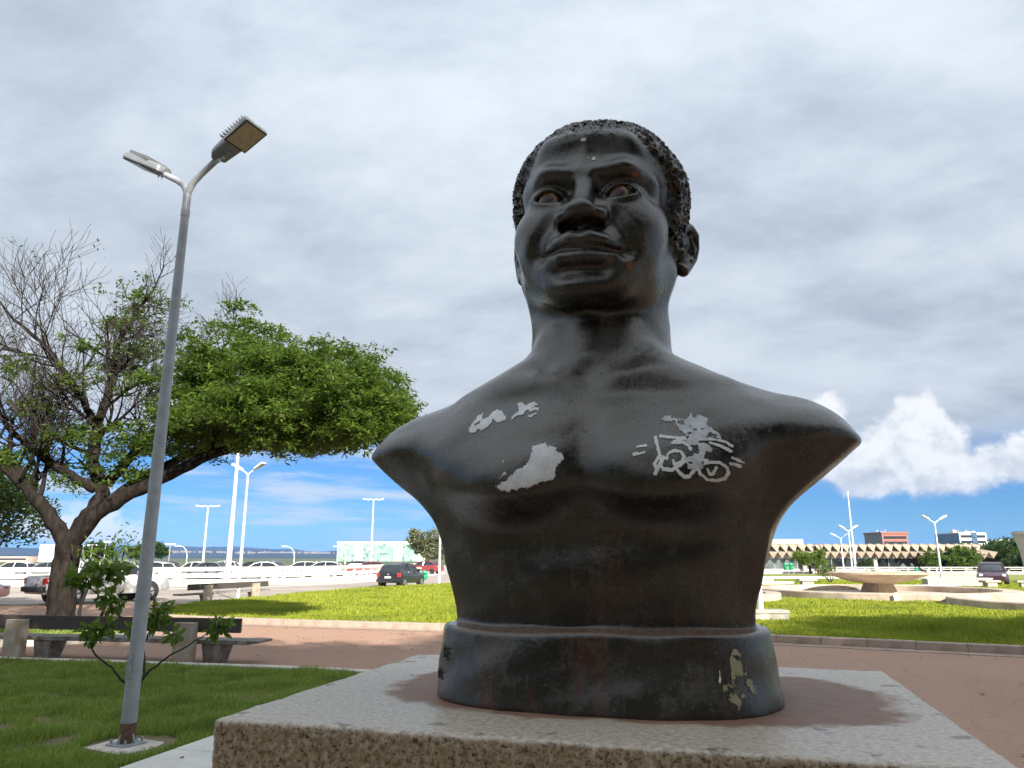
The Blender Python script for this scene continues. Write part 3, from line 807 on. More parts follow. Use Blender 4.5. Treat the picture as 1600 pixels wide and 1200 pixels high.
ft = MB(); pl = [(-.36, -.30), (.34, -.32), (.42, .05), (.30, .30), (-.30, .28), (-.40, .02)]
n_ = len(pl); ft.add([(x, y, -.02) for x, y in pl] + [(x * .80, y * .80, .14 + .012 * math.sin(i * 2.1)) for i, (x, y) in enumerate(pl)],
                     [tuple(range(n_ - 1, -1, -1)), tuple(range(n_, 2 * n_))] + [(i, (i + 1) % n_, n_ + (i + 1) % n_, n_ + i) for i in range(n_)])
o = ft.build('lamp_footing', M('rough footing concrete', (.55, .49, .43), .9, .25, 9, .7, 40), fl, bevel=.02)
MB().box(-.035, .035, -.0775, -.066, .75, .98).build('hatch', M('scuffed hatch plate', (.30, .30, .30), .6, .3, 30), fl, bevel=.004)
MB().tube([(0, 0, .16, .0765), (0, 0, .34, .0758)], 20, False).build('rust_band', M('rusty pole foot', (.13, .075, .045), .85, .4, 22, .4, 80), fl, True)
LG = 'double headed lamps in the distance'
lamp((-12.0, 33.5, .08), 5.35, R(-20), 'white double headed lamp beside the far concrete bench', LG, .075, .045, 1.0, GALVW, GALVW)
lamp((-44.9, 110, 0), 9.0, R(5), 'slim pale double lamp rising beyond the white rail, left of the mast', LG, .17, .10, 1.9, GALVW, GALVW, rise=.12, tilt=8)
lamp((-20.5, 110, 0), 10.0, R(5), 'slim pale double lamp above the green glass building', LG, .15, .09, 1.7, GALVW, GALVW, rise=.12, tilt=8)
lamp((-5.0, 52.3, 0), 6.2, R(70), 'pale lamp pole half hidden behind the left side of the bust', LG, .085, .055, 1.0, GALVW, GALVW)
lamp((31.0, 54.9, .08), 4.15, R(4), 'pale double lamp on the lawn right of the fountain bowl', LG, .085, .05, 1.1, GALVW, GALVW)
lamp((42.6, 95, 0), 5.0, R(6), 'nearer pale double lamp beside the tall mast at the serrated roof', LG, .11, .07, 1.5, GALVW, GALVW)
lamp((45.9, 105, 0), 4.35, R(-38), 'shorter pale lamp left of the tall mast at the serrated roof', LG, .11, .07, 1.5, GALVW, GALVW)
lamp((7.22, 22.3, .08), 6.1, R(60), 'white lamp pole just right of the bust, rising behind its arm', LG, .085, .05, .9, GALVW, GALVW)
def mast(loc, h, r0, label, box=True):
    root = empty('mast', loc); tag(root, label, 'mast')
    MB().tube([(0, 0, 0, r0), (0, 0, h * .3, r0 * .85), (0, 0, h * .3 + .05, r0 * .72), (0, 0, h, r0 * .4)], 10).build('pole', GALVW, root, True)
    MB().tube([(0, 0, h - .05, r0 * .6), (0, 0, h + .1, r0 * .6)], 8).build('cap', GALVW, root)
    if box: MB().box(-.75, -.25, -.2, .15, .55, 1.15).build('junction_box', GALV, root, bevel=.01)
    MB().box(-.3, .3, -.3, .3, 0, .12).build('foot', CONC, root, bevel=.01)
mast((-20.2, 54.0, 0), 13, .20, 'tall white mast with a grey box behind the white rail')
mast((47.0, 103.8, 0), 10.8, .17, 'tall thin white mast in front of the serrated roof', False)
def small_lamp(loc, h, label, curved):
    root = empty('lamp_post', loc); tag(root, label, 'lamp post', 'small lamps by the lake')
    if curved:
        MB().tube([(0, 0, 0, .09), (0, 0, h * .55, .08), (-.25, 0, h * .8, .07), (-.9, 0, h * .97, .06), (-1.6, 0, h, .05)], 6).build('pole', GALVW, root, True)
        MB().box(-2.6, -1.5, -.2, .2, h - .05, h + .15).build('lamp_head', GALVW, root, bevel=.03)
    else:
        MB().tube([(0, 0, 0, .10), (0, 0, h, .07)], 6).build('pole', POSTC, root, True)
        MB().box(-.9, .9, -.15, .15, h, h + .22).build('lamp_head', GALVW, root, bevel=.02)
for x, y, h, cv_, lb in [(-64.5, 150, 4.1, True, 'curved white lamp beside the pale pole beyond the rail'), (-43.2, 150, 4.0, True, 'curved white lamp over the parked cars left of the glass building'),
                         (-33, 150, 4.0, True, 'curved white lamp nearest the glass building'), (-78, 140, 4.0, False, 'stubby T topped lamp post, leftmost of a pair'), (-75.5, 140, 4.6, False, 'taller T topped lamp post of a pair'),
                         (-63.5, 140, 4.2, False, 'single T topped lamp post in front of round trees'), (-42.0, 190, 4.2, False, 'T topped lamp post just left of the glass building')]:
    small_lamp((x, y, 0), h, lb, cv_)

# ---------------------------------------------------------------- benches
def bench(loc, rz, label, sp_=3.44):
    root = empty('concrete_bench', loc, rz); tag(root, label, 'bench', 'long concrete benches')
    for x in (0, -sp_):
        MB().box(x - .19, x + .19, 0, .15, 0, .70).build('post', POSTC, root, bevel=.012)
        b = MB(); b.add([(x + .24, .30, 0), (x + .52, .30, 0), (x + .52, .62, 0), (x + .24, .62, 0), (x + .20, .27, .324), (x + .58, .27, .324), (x + .58, .70, .324), (x + .20, .70, .324)],
                        [(3, 2, 1, 0), (4, 5, 6, 7), (0, 1, 5, 4), (1, 2, 6, 5), (2, 3, 7, 6), (3, 0, 4, 7)])
        b.build('leg', CONCB, root, bevel=.01)
    MB().box(-sp_ - 1.0, .98, .153, .225, .53, .77).build('backrest', WOOD, root, bevel=.008)
    b = MB().prism_y([(-sp_ - 1.2, .325), (1.05, .325), (1.30, .355), (1.30, .395), (-sp_ - 1.2, .395)], .25, .74)
    b.build('seat', CONCB, root, bevel=.008)
bench((-5.72, 13.45, 0), R(-10.9), 'long weathered bench with tan posts beside the near lawn')
bench((-11.45, 34.3, 0), R(70), 'long pale bench beyond the lawn, by the far lamp', 3.0)

# ---------------------------------------------------------------- trees
def tubes_np(polys, sides):
    V = []; F = []; off = 0
    ang = np.arange(sides) * 2 * math.pi / sides; ca, sa = np.cos(ang), np.sin(ang)
    for p in polys:
        p = np.asarray(p, float); P = p[:, :3]; r = p[:, 3]
        T = np.gradient(P, axis=0); T /= np.linalg.norm(T, axis=1)[:, None] + 1e-9
        ref = np.array([.3, .5, .81]); U = np.cross(T, ref); U /= np.linalg.norm(U, axis=1)[:, None] + 1e-9; W_ = np.cross(T, U)
        ring = P[:, None] + r[:, None, None] * (U[:, None] * ca[None, :, None] + W_[:, None] * sa[None, :, None])
        V.append(ring.reshape(-1, 3)); m = len(P)
        i, j = np.meshgrid(np.arange(m - 1), np.arange(sides), indexing='ij'); j2 = (j + 1) % sides
        F.append(np.stack([off + i * sides + j, off + i * sides + j2, off + (i + 1) * sides + j2, off + (i + 1) * sides + j], -1).reshape(-1, 4))
        off += m * sides
    return np.concatenate(V), np.concatenate(F)
def leaf_quads(P, size, rs, flat=.6, asp=.5, droop=0.):
    n = len(P)
    nrm = rs.normal(size=(n, 3)); nrm[:, 2] = np.abs(nrm[:, 2]) + flat; nrm /= np.linalg.norm(nrm, axis=1)[:, None]
    t = np.cross(nrm, rs.normal(size=(n, 3))); t /= np.linalg.norm(t, axis=1)[:, None] + 1e-9
    b = np.cross(nrm, t); s_ = (size * rs.uniform(.6, 1.3, n))[:, None]
    tip = P + t * s_; tip[:, 2] -= droop * s_[:, 0]
    V = np.stack([P - t * s_, P + b * s_ * asp, tip, P - b * s_ * asp], 1).reshape(-1, 3)
    return V, np.arange(n * 4).reshape(-1, 4)
def smooth_line(pts, k=4):
    p = np.asarray(pts, float); m = len(p); t = np.arange(m); tt = np.linspace(0, m - 1, (m - 1) * k + 1); out = []
    for q in range(p.shape[1]):
        d_ = np.gradient(p[:, q]); i = np.minimum(tt.astype(int), m - 2); u = tt - i
        h00 = 2 * u**3 - 3 * u**2 + 1; h10 = u**3 - 2 * u**2 + u; h01 = -2 * u**3 + 3 * u**2; h11 = u**3 - u**2
        out.append(h00 * p[i, q] + h10 * d_[i] + h01 * p[i + 1, q] + h11 * d_[i + 1])
    return np.stack(out, 1)
def grow(rs, p, d_, L_, r, lev, out, tips, spread=.55, up=.06, wob=.22):
    m = 5; pts = [(*p, r)]; q = np.array(p, float); dd = np.array(d_, float)
    for i in range(m):
        dd = dd + rs.normal(0, wob, 3) * .5; dd[2] += up; dd /= np.linalg.norm(dd)
        q = q + dd * L_ / m; rr = r * (1 - .55 * (i + 1) / m); pts.append((*q, rr))
        if lev > 0 and i >= 1:
            for _ in range(2 if rs.rand() < .45 else 1):
                s_ = rs.normal(0, 1, 3); s_ -= dd * s_.dot(dd); s_ /= np.linalg.norm(s_) + 1e-9
                nd_ = dd * (1 - spread * .5) + s_ * spread; nd_ /= np.linalg.norm(nd_)
                grow(rs, q, nd_, L_ * rs.uniform(.5, .8), rr * .62, lev - 1, out, tips, spread, up, wob)
    out[lev].append(pts); tips.append((q, lev))
def main_tree():
    rs = np.random.RandomState(11); base = np.array([-10.9, 18.4, 0.])
    root = empty('spreading_tree', tuple(base)); tag(root, 'spreading half bare tree with dark forked trunk behind the near bench', 'tree')
    twigs = {0: [], 1: [], 2: [], 3: []}; tips = []
    bare_c = ['centre', 'centre_left', 'left_mid', 'left_low', 'left_twist', 'right_up']
    for kx, pts in TREE_LIMBS.items():
        L_ = smooth_line([(p[0] - base[0], p[1] - base[1], p[2] - base[2], p[3]) for p in pts], 4)
        nb = 10 if kx == 'trunk' else 8
        L_[1:-1, :3] += rs.normal(0, .018 if kx != 'trunk' else .008, (len(L_) - 2, 3))
        L_[1:-1, 3] *= 1 + rs.normal(0, .05, len(L_) - 2)
        V, F = tubes_np([L_], 14 if kx == 'trunk' else 9)
        np_mesh('trunk' if kx == 'trunk' else 'limb', V, F, BARK, root, True)
        if kx == 'trunk': continue
        n0 = len(L_); start = int(n0 * (.45 if kx in ('right_low', 'right_mid') else .30))
        for i in range(start, n0, 1):
            if rs.rand() > (.8 if kx in bare_c else .45): continue
            if kx in ('right_low', 'right_mid') and i > n0 * .8: continue
            d0 = L_[min(i + 1, n0 - 1), :3] - L_[max(i - 1, 0), :3]; d0 /= np.linalg.norm(d0)
            s_ = rs.normal(0, 1, 3); s_[2] = abs(s_[2]) * .9 + .5; s_ -= d0 * s_.dot(d0); s_ /= np.linalg.norm(s_)
            nd_ = d0 * .45 + s_ * .8; nd_ /= np.linalg.norm(nd_)
            frac = i / n0
            grow(rs, L_[i, :3], nd_, rs.uniform(1.1, 1.9) * (1.15 - .3 * frac) * ((.62 if kx == 'right_up' or (kx == 'centre' and frac > .7) else 1) if kx in bare_c else .6), max(L_[i, 3] * .42, .018), 2, twigs, tips, .6, .07 if kx in bare_c else .03)
        grow(rs, L_[-1, :3], (L_[-1, :3] - L_[-3, :3]) / (np.linalg.norm(L_[-1, :3] - L_[-3, :3]) + 1e-9), (1.0 if kx in ('centre', 'right_up') else 1.7) if kx in bare_c else .9, L_[-1, 3], 2, twigs, tips, .6, .08 if kx in bare_c else -.02)
    allt = [t for lv in (2, 1) for t in twigs[lv]]
    V, F = tubes_np([[(a, b, c_, max(r_, .007)) for a, b, c_, r_ in t] for t in allt], 5); tag(np_mesh('branches', V, F, BARK, root, True), kind='stuff')
    V, F = tubes_np([[(a, b, c_, max(r_, .0055)) for a, b, c_, r_ in t] for t in twigs[0]], 3); tag(np_mesh('twigs', V, F, BARKT, root), kind='stuff')
    # foliage: sprays scattered through the crown lobes
    pts = []
    for (x, y, z, rx, ry, rz_, w_) in TREE_BLOBS:
        vol = (rx * rz_) ** .5
        n_c = max(3, int((34 * w_ * vol + 7 * w_) * (.75 if x < -8.5 else 1)))
        u = rs.normal(size=(n_c, 3)); u /= np.linalg.norm(u, axis=1)[:, None]; u *= (rs.uniform(.2, 1, n_c) ** .4)[:, None]
        cc = np.array([x, y, z]) - base + u * np.array([rx, ry, rz_])
        for c0 in cc:
            cr = rs.uniform(.28, .62)
            for _k in range(rs.randint(9, 17)):
                q = c0 + rs.normal(0, 1, 3) * cr * np.array([.62, .62, .26]); q[2] -= .10 * np.hypot(*(q - c0)[:2])
                m = rs.randint(14, 30); a_ = rs.uniform(0, 6.28); e_ = np.array([math.cos(a_), math.sin(a_), -.15])
                o_ = e_ * rs.uniform(-.22, .22, (m, 1)) + rs.normal(0, .055, (m, 3)); pts.append(q + o_)
    # a few leaves at bare tips
    for q, lv in tips:
        if lv == 0 and rs.rand() < .035: pts.append(q + rs.normal(0, .10, (rs.randint(3, 9), 3)))
    P = np.concatenate(pts); V, F = leaf_quads(P, .070, rs, .8, .36, .2)
    tag(np_mesh('foliage', V, F, LEAF, root), kind='stuff')
    return root
main_tree()

def blob_tree(name, label, loc, h, crown_r, leaf, nl, size, seed, group=None, trunk_r=.2, crown_z=.62, flatk=.7, lean=(0, 0), nb=9, trunkm=BARK, dens=None):
    rs = np.random.RandomState(seed); root = empty(name, loc); tag(root, label, 'tree', group)
    top = np.array([lean[0], lean[1], h * crown_z])
    L_ = smooth_line([(0, 0, 0, trunk_r * 1.25), (lean[0] * .3, lean[1] * .3, h * .22, trunk_r), (top[0] * .8, top[1] * .8, h * .45, trunk_r * .75), (*top, trunk_r * .45)], 4)
    V, F = tubes_np([L_], 10); np_mesh('trunk', V, F, trunkm, root, True)
    pts = []; limbs = []
    for i in range(nb):
        a = i * 2.4 + rs.uniform(-.4, .4); rr = crown_r * rs.uniform(.35, .8); zz = h * (crown_z + (1 - crown_z) * rs.uniform(-.25, .72))
        c_ = np.array([top[0] + math.cos(a) * rr, top[1] + math.sin(a) * rr, zz]); br = crown_r * rs.uniform(.34, .52)
        limbs.append(smooth_line([(*(L_[7, :3]), trunk_r * .45), (*(L_[7, :3] * .45 + c_ * .55 + np.array([0, 0, -.05 * h])), trunk_r * .3), (*c_, trunk_r * .08)], 3))
        n_s = int(nl / nb / 24)
        u = rs.normal(size=(n_s, 3)); u /= np.linalg.norm(u, axis=1)[:, None]; u *= (rs.uniform(.2, 1, n_s) ** .4)[:, None]
        q = c_ + u * np.array([br, br, br * flatk])
        pts.append((q[:, None] + rs.normal(0, 1, (n_s, 24, 3)) * br * .13).reshape(-1, 3))
    V, F = tubes_np(limbs, 6); tag(np_mesh('limbs', V, F, trunkm, root, True), kind='stuff')
    P = np.concatenate(pts); V, F = leaf_quads(P, size, rs, .5, .5)
    tag(np_mesh('crown', V, F, leaf, root), kind='stuff'); return root
blob_tree('leafy_tree', 'dark leafy tree at the left edge behind the bare tree', (-19.6, 23.6, 0), 5.6, 3.6, LEAFD, 26000, .085, 21, None, .22, .62, .6, (.6, 0))
def ring_island():
    b = MB(); b.lathe([(2.25, -.02), (2.25, .13), (2.05, .13), (2.05, -.02)], 40); o = b.build('tree_ring_kerb', KERBW); o.location = (-10.9, 18.4, 0)
    tag(o, 'pale round kerb ring round the foot of the bare tree', 'kerb')
    rs = np.random.RandomState(9); n_ = 9000; a = rs.uniform(0, 6.28, n_); r_ = 2.03 * np.sqrt(rs.uniform(0, 1, n_))
    sheet('tree_ring_soil', [(-10.9 + 2.06 * math.cos(t * math.pi / 16), 18.4 + 2.06 * math.sin(t * math.pi / 16)) for t in range(32)], .09, SOILG)
    tag(blades('grass_tree_ring', -10.9 + r_ * np.cos(a), 18.4 + r_ * np.sin(a), np.full(n_, .09), rs.uniform(.05, .14, n_), np.full(n_, .014), GRASS, .8, 8), 'green grass inside the kerb ring of the bare tree', 'grass', None, 'stuff')
ring_island()
def sapling():
    rs = np.random.RandomState(17); base = np.array([-5.68, 11.0, 0.03])
    root = empty('sapling', tuple(base)); tag(root, 'thin bare stemmed sapling with leaf tufts behind the near lamp post', 'sapling')
    for st in SAPLING_STEMS:
        p = smooth_line([(a - base[0], b - base[1], c_ - base[2], r) for a, b, c_, r in st], 4); p[1:, :3] += rs.normal(0, .006, (len(p) - 1, 3))
        V, F = tubes_np([p], 7); np_mesh('stem', V, F, BARKT, root, True)
    lm = leaf_mat('sapling leaf', (.05, .11, .015), (.10, .17, .022), (.17, .24, .035), .42)
    for (x, y, z, rx, rz_, n_) in SAPLING_TUFTS:
        c_ = np.array([x, y, z]) - base; Vs = []; Fs = []; k = 0; tw = []
        for i in range(int(n_ * 2.7)):
            u = rs.normal(size=3); u /= np.linalg.norm(u); p = c_ + u * np.array([rx, rx * .9, rz_]) * rs.uniform(.3, 1)
            d_ = u * .7 + rs.normal(0, .5, 3); d_[2] -= .45; d_ /= np.linalg.norm(d_)
            s_ = np.cross(d_, rs.normal(size=3)); s_ /= np.linalg.norm(s_); nn = np.cross(s_, d_); L_ = rs.uniform(.09, .165)
            if i % 3 == 0: tw.append([(*(c_ + rs.normal(0, .01, 3)), .004), (*((c_ + p) / 2 + np.array([0, 0, .02])), .003), (*p, .0025)])
            prof = [(0, .0, 0), (.25, .17, .02), (.5, .24, .01), (.78, .15, -.05), (1, 0, -.14)]
            pl_ = [p + d_ * L_ * a + s_ * L_ * b + nn * L_ * h_ for a, b, h_ in prof] + [p + d_ * L_ * a - s_ * L_ * b + nn * L_ * h_ for a, b, h_ in prof[1:-1][::-1]]
            Vs += pl_; Fs.append(list(range(k, k + 8))); k += 8
        V, F = tubes_np(tw, 4); np_mesh('twig', V, F, BARKT, root)
        tag(np_mesh('leaf_tuft', np.array(Vs), np.array(Fs), lm, root), kind='stuff')
sapling()
def stem_plant():
    rs = np.random.RandomState(4); root = empty('young_tree', (-9.95, 17.9, .1)); tag(root, 'two thin curved stems sprouting beside the bare tree trunk', 'sapling')
    for st in ([(0, 0, 0, .04), (-.12, 0, .5, .035), (.05, 0, 1.2, .03), (.10, .1, 1.9, .015)], [(.28, .1, 0, .04), (.35, .1, .4, .035), (.62, .1, 1.2, .028), (.70, .1, 1.9, .013)]):
        p = smooth_line(st, 5); V, F = tubes_np([p], 7); np_mesh('stem', V, F, BARK, root, True)
        P = p[-1, :3] + rs.normal(0, 1, (110, 3)) * np.array([.26, .26, .2]); V, F = leaf_quads(P, .08, rs, .3, .4, .5); tag(np_mesh('leaf_tuft', V, F, LEAF, root), kind='stuff')
stem_plant()
TG = 'round trees by the lake'
blob_tree('round_tree', 'small round dark tree beyond the rail, left of the near lamp post', (-87, 158, 0), 4.6, 3.2, LEAFD, 5000, .26, 31, TG, .25)
blob_tree('round_tree', 'broad low dark tree beyond the rail, right of the near lamp post', (-73.5, 152, 0), 4.7, 3.6, LEAFD, 6000, .26, 32, TG, .25)
blob_tree('blossom_tree', 'round green tree in front of the pale office block', (-19.8, 178, 0), 8.4, 4.6, leaf_mat('olive leaf', (.05, .07, .025), (.10, .12, .04), (.42, .38, .24), .3), 15000, .26, 33, None, .3, .45, .8, nb=14)
blob_tree('lawn_tree', 'bright small tree before the glass front of the serrated building', (34.8, 88.5, 0), 2.7, 1.9, LEAFY, 8000, .11, 34, None, .16, .55, .6, (-.2, 0))
for i, (x, y, h, r_, m_, lb) in enumerate([(61.5, 106, 3.2, 3.6, LEAF, 'leafy tree standing in the opening of the serrated building'), (72, 118, 3.5, 5.0, LEAFD, 'dark tree at the right end of the serrated roof'),
                                           (78, 112, 4.4, 5.0, LEAFD, 'tallest dark tree beside the grey concrete tower'), (66, 96, 2.0, 3.6, LEAFD, 'low dark bush mass below the end of the serrated roof'), (70.5, 92, 2.2, 3.6, LEAF, 'mid green bush right of the white rail')]):
    blob_tree('dense_tree', lb, (x, y, 0), h, r_, m_, 9000, .22, 40 + i, 'trees round the serrated building', .2, .5, .7)
blob_tree('garden_bush', 'small dark bush before the dark glass, left of the fountain bowl', (44.8, 96, 0), 1.9, 1.0, LEAFD, 2500, .1, 52, None, .08, .5)
blob_tree('garden_bush', 'small bright bush before the dark glass, right of the fountain bowl', (53.4, 96, 0), 1.5, .9, LEAF, 2500, .1, 53, None, .08, .5)
# tall trees behind and beside the viewpoint, whose shade lies over the bust and the path
shade0 = blob_tree('tall_tree', 'tall dense shade tree standing right behind the viewpoint', (8.5, -14.5, 0), 17.5, 6.6, LEAFD, 62000, .18, 61, 'shade trees along the path', .42, .64, .75, nb=16)
for (x, y, rz_, s_, lb) in [(16.5, -12, 2.1, 1.0, 'tall dense shade tree, second to the right behind the viewpoint'), (3.4, -11, 4.0, 1.0, 'tall dense shade tree straight behind the viewpoint'),
                            (24.8, -8.5, 1.2, .98, 'tall dense shade tree beside the path, rightmost')]:
    c_ = copy_tree(shade0); c_.location = (x, y, 0); c_.rotation_euler = (0, 0, rz_); c_.scale = (s_, s_, s_); c_['label'] = lb

blocker0 = blob_tree('added_blocker_tree', 'added low tree blocking light behind the viewpoint, leftmost of the back row', (-27, -13, 0), 9, 6.0, LEAFD, 30000, .22, 71, 'added row of unseen light blocking trees', .3, .42, .8, nb=14)  # unseen row added to block low rear sky and darken the bust front
for x, y, rz_, lb in [(-17, -18, 1, 'added light blocking low tree, second in the back row'), (-7, -20, 2, 'added light blocking low tree, third in the back row'), (3, -21, 3, 'added light blocking low tree, fourth in the back row'), (13, -22, 4, 'added light blocking low tree, fifth in the back row'), (24, -19, 5, 'added light blocking low tree, rightmost of the back row')]:
    c_ = copy_tree(blocker0); c_.location = (x, y, 0); c_.rotation_euler = (0, 0, rz_); c_['label'] = lb

# ---------------------------------------------------------------- cars
def ring_loft(stations, name, mat, parent, smooth=True):
    # stations: (x, [(y,z),...]) closed half profile mirrored
    V = []; m = len(stations[0][1]) * 2
    for x, pr in stations:
        V += [(x, y, z) for y, z in pr] + [(x, -y, z) for y, z in pr[::-1]]
    F = []
    for i in range(len(stations) - 1):
        for j in range(m):
            k2 = (j + 1) % m; F.append((i * m + j, i * m + k2, (i + 1) * m + k2, (i + 1) * m + j))
    b = MB(); b.add(V, F + [tuple(range(m)), tuple(range((len(stations) - 1) * m, len(stations) * m))])
    return b.build(name, mat, parent, smooth)
def car(kind, loc, rz, pm, label, group=None, fine=True, s=1.0):
    root = empty({'pickup': 'pickup_truck', 'hatch': 'hatchback_car', 'sedan': 'parked_car'}[kind], loc, rz); root.scale = (s, s, s)
    tag(root, label, 'car', group)
    # x forward, rear at x=0
    if kind == 'pickup':
        L_ = 5.2; wb = (1.15, 4.2); hw = .90; r_ = .38
        body = [(0, .48, 1.02, .84), (.06, .42, 1.10, .89), (1.0, .40, 1.10, .90), (2.0, .36, 1.10, .90), (3.6, .36, 1.12, .90), (4.3, .38, 1.06, .89), (4.95, .40, .96, .86), (5.2, .46, .80, .76)]
        roof = [(1.95, 1.10, .80), (2.12, 1.66, .66), (2.5, 1.73, .66), (3.2, 1.72, .66), (3.5, 1.60, .68), (4.15, 1.10, .80)]
    elif kind == 'hatch':
        L_ = 4.0; wb = (.65, 3.15); hw = .84; r_ = .30
        body = [(0, .36, .86, .74), (.10, .28, .94, .81), (.6, .26, .95, .84), (1.8, .24, .94, .84), (2.8, .24, .92, .84), (3.5, .26, .84, .82), (3.85, .28, .72, .76), (4.0, .34, .62, .66)]
        roof = [(.08, .94, .72), (.35, 1.34, .60), (.8, 1.46, .60), (1.6, 1.48, .60), (2.1, 1.42, .62), (3.0, .93, .74)]
    else:
        L_ = 4.4; wb = (.8, 3.45); hw = .86; r_ = .31
        body = [(0, .38, .86, .74), (.12, .30, .96, .82), (.9, .28, .97, .86), (2.2, .26, .94, .86), (3.2, .26, .90, .86), (3.9, .28, .82, .83), (4.25, .30, .70, .77), (4.4, .36, .60, .66)]
        roof = [(.45, .96, .74), (1.05, 1.38, .62), (1.5, 1.46, .62), (2.2, 1.45, .62), (2.55, 1.36, .64), (3.3, .91, .76)]
    st = [(x, [(0.0, z0), (w * .92, z0), (w, z0 + (z1 - z0) * .25), (w, z0 + (z1 - z0) * .62), (w * .955, z1 - .05), (w * .90, z1), (0, z1 + .015)]) for x, z0, z1, w in body]
    ring_loft(st, 'body', pm, root)
    # glasshouse: glass volume, painted roof skin and pillars
    zb = roof[0][1]
    st = [(x, [(0., zb - .04), (hw * .88, zb - .04), (w + (hw * .9 - w) * (1 - min(1, (z - zb + .05) / .5)), zb + (z - zb) * .35 + .01), (w * .97, z - .05), (w * .86, z - .012), (0, z)]) for x, z, w in roof]
    ring_loft(st, 'windows', CARGLASS, root)
    st = [(x, [(0., z - .03), (w * .98, z - .045), (w * .985, z - .03), (w * .9, z + .012), (0, z + .024)]) for x, z, w in roof[1:-1]]
    ring_loft(st, 'roof', pm, root)
    (x0, z0, w0), (x1, z1, w1) = roof[0], roof[1]; (x2, z2, w2), (x3, z3, w3) = roof[-2], roof[-1]; xm = (roof[2][0] + roof[-2][0]) / 2
    for sy in (-1, 1):
        for (a, b_) in [((x0 + .03, w0 * 1.0, z0), (x1, w1, z1)), ((x2, w2, z2), (x3 - .02, w3 * 1.0, z3)), ((xm, hw * .93, zb), (xm - .05, roof[2][2], roof[2][1] - .02))]:
            MB().tube([(a[0], sy * a[1], a[2], .04), (b_[0], sy * b_[1], b_[2] - .01, .035)], 5).build('pillar', pm, root)
    if not fine:
        for x in wb:
            for sy in (-1, 1): MB().tube([(x, sy * (hw - .16), r_, r_), (x, sy * (hw + .01), r_, r_)], 14).build('wheel', TYRE, root)
        return root
    for x in wb:
        for sy in (-1, 1):
            MB().tube([(x, sy * (hw - .22), r_ + .03, r_ + .07), (x, sy * (hw + .004), r_ + .03, r_ + .07)], 20).build('wheel_arch', BLACKP, root)
            w_ = MB().tube([(x, sy * (hw - .19), r_, r_ * .95), (x, sy * (hw - .15), r_, r_), (x, sy * (hw + .0), r_, r_), (x, sy * (hw + .025), r_, r_ * .93)], 22).build('wheel', TYRE, root, True)
            MB().tube([(x, sy * (hw + .0), r_, r_ * .62), (x, sy * (hw + .034), r_, r_ * .60)], 18).build('rim', RIM, w_)
            for a in range(5): MB().box(-.025, .025, sy * (hw + .034), sy * (hw + .042), .05, r_ * .6).xf(Matrix.Translation((x, 0, r_)) @ Matrix.Rotation(a * 1.2566, 4, 'Y')).build('spoke', TYRE, w_)
    for sy in (-1, 1):
        MB().box(-.015, .13, sy * (body[1][3] - .20), sy * (body[1][3] + .006), body[0][2] - .22, body[0][2] + .02).build('tail_lamp', REDLAMP, root, bevel=.02)
        MB().box(L_ - .36, L_ - .02, sy * .52, sy * .74, .58, .74).build('headlamp', PLATE, root, bevel=.03)
        MB().box(x3 - .55, x3 - .35, sy * hw * .97, sy * (hw + .18), zb + .03, zb + .17).build('mirror', pm, root, bevel=.03)
        MB().box(xm - .30, xm - .12, sy * (hw - .02), sy * (hw + .02), zb - .17, zb - .13).build('door_handle', BLACKP, root)
    MB().box(-.10, .10, -body[0][3] - .05, body[0][3] + .05, .34 if kind != 'pickup' else .50, .52 if kind != 'pickup' else .70).build('bumper', BLACKP if kind == 'pickup' else pm, root, bevel=.04)
    MB().box(-.035 - (.07 if kind != 'pickup' else .03), -.02, -.2, .2, (.56 if kind != 'pickup' else .74), (.68 if kind != 'pickup' else .86)).build('number_plate', PLATE, root, bevel=.004)
    if kind == 'hatch':
        MB().tube([(.004, 0, .80, .055), (-.02, 0, .80, .055)], 16).xf(Matrix.Rotation(0, 4, 'Y')).build('badge', RIM, root)
        MB().box(.05, .09, -.5, .5, 1.0, 1.28).xf(Matrix.Translation((.06, 0, 0)) @ Matrix.Translation((0, 0, 1.0)) @ Matrix.Rotation(R(33), 4, 'Y') @ Matrix.Translation((0, 0, -1.0))).build('rear_window', CARGLASS, root)
    if kind == 'pickup':
        MB().box(.12, 1.85, -.72, .72, 1.085, 1.118).build('bed_cover', BLACKP, root, bevel=.01)
    return root
SILV = paint('dusty silver car paint', (.52, .51, .48), .4); BLK = paint('black car paint', (.018, .020, .024)); RED = paint('red car paint', (.42, .025, .02)); WHT = paint('white car paint', (.75, .75, .74)); GRY = paint('grey car paint', (.16, .17, .18)); DRED = paint('dark red car paint', (.22, .03, .03))
hd = R(55); off = Vector((1.15 * math.cos(hd) - .9 * -math.sin(hd) * -1, 1.15 * math.sin(hd)))
car('pickup', (-18.75, 29.9, 0), hd, SILV, 'dusty silver pickup truck parked behind the bare tree')
car('hatch', (-7.75, 47.6, 0), R(72), BLK, 'black hatchback seen from behind on the road left of the bust')
car('sedan', (-24.25, 29.0, 0), R(12), RED, 'red car cut off by the left edge of the picture')
rs = np.random.RandomState(23); PAL = [WHT, SILV, GRY, BLK, WHT, SILV, DRED]; CN = ['white', 'silver', 'grey', 'black', 'white', 'silver', 'dark red']
proto = {}
def far_car(ci, loc, rz, label):
    k_ = 'sedan' if (ci % 2 == 0) else 'hatch'; key = (PAL[ci].name, k_)
    if key not in proto: proto[key] = car(k_, loc, rz, PAL[ci], label, 'cars parked beyond the white rail', False)
    else:
        c_ = copy_tree(proto[key]); c_.location = loc; c_.rotation_euler = (0, 0, rz); c_['label'] = label
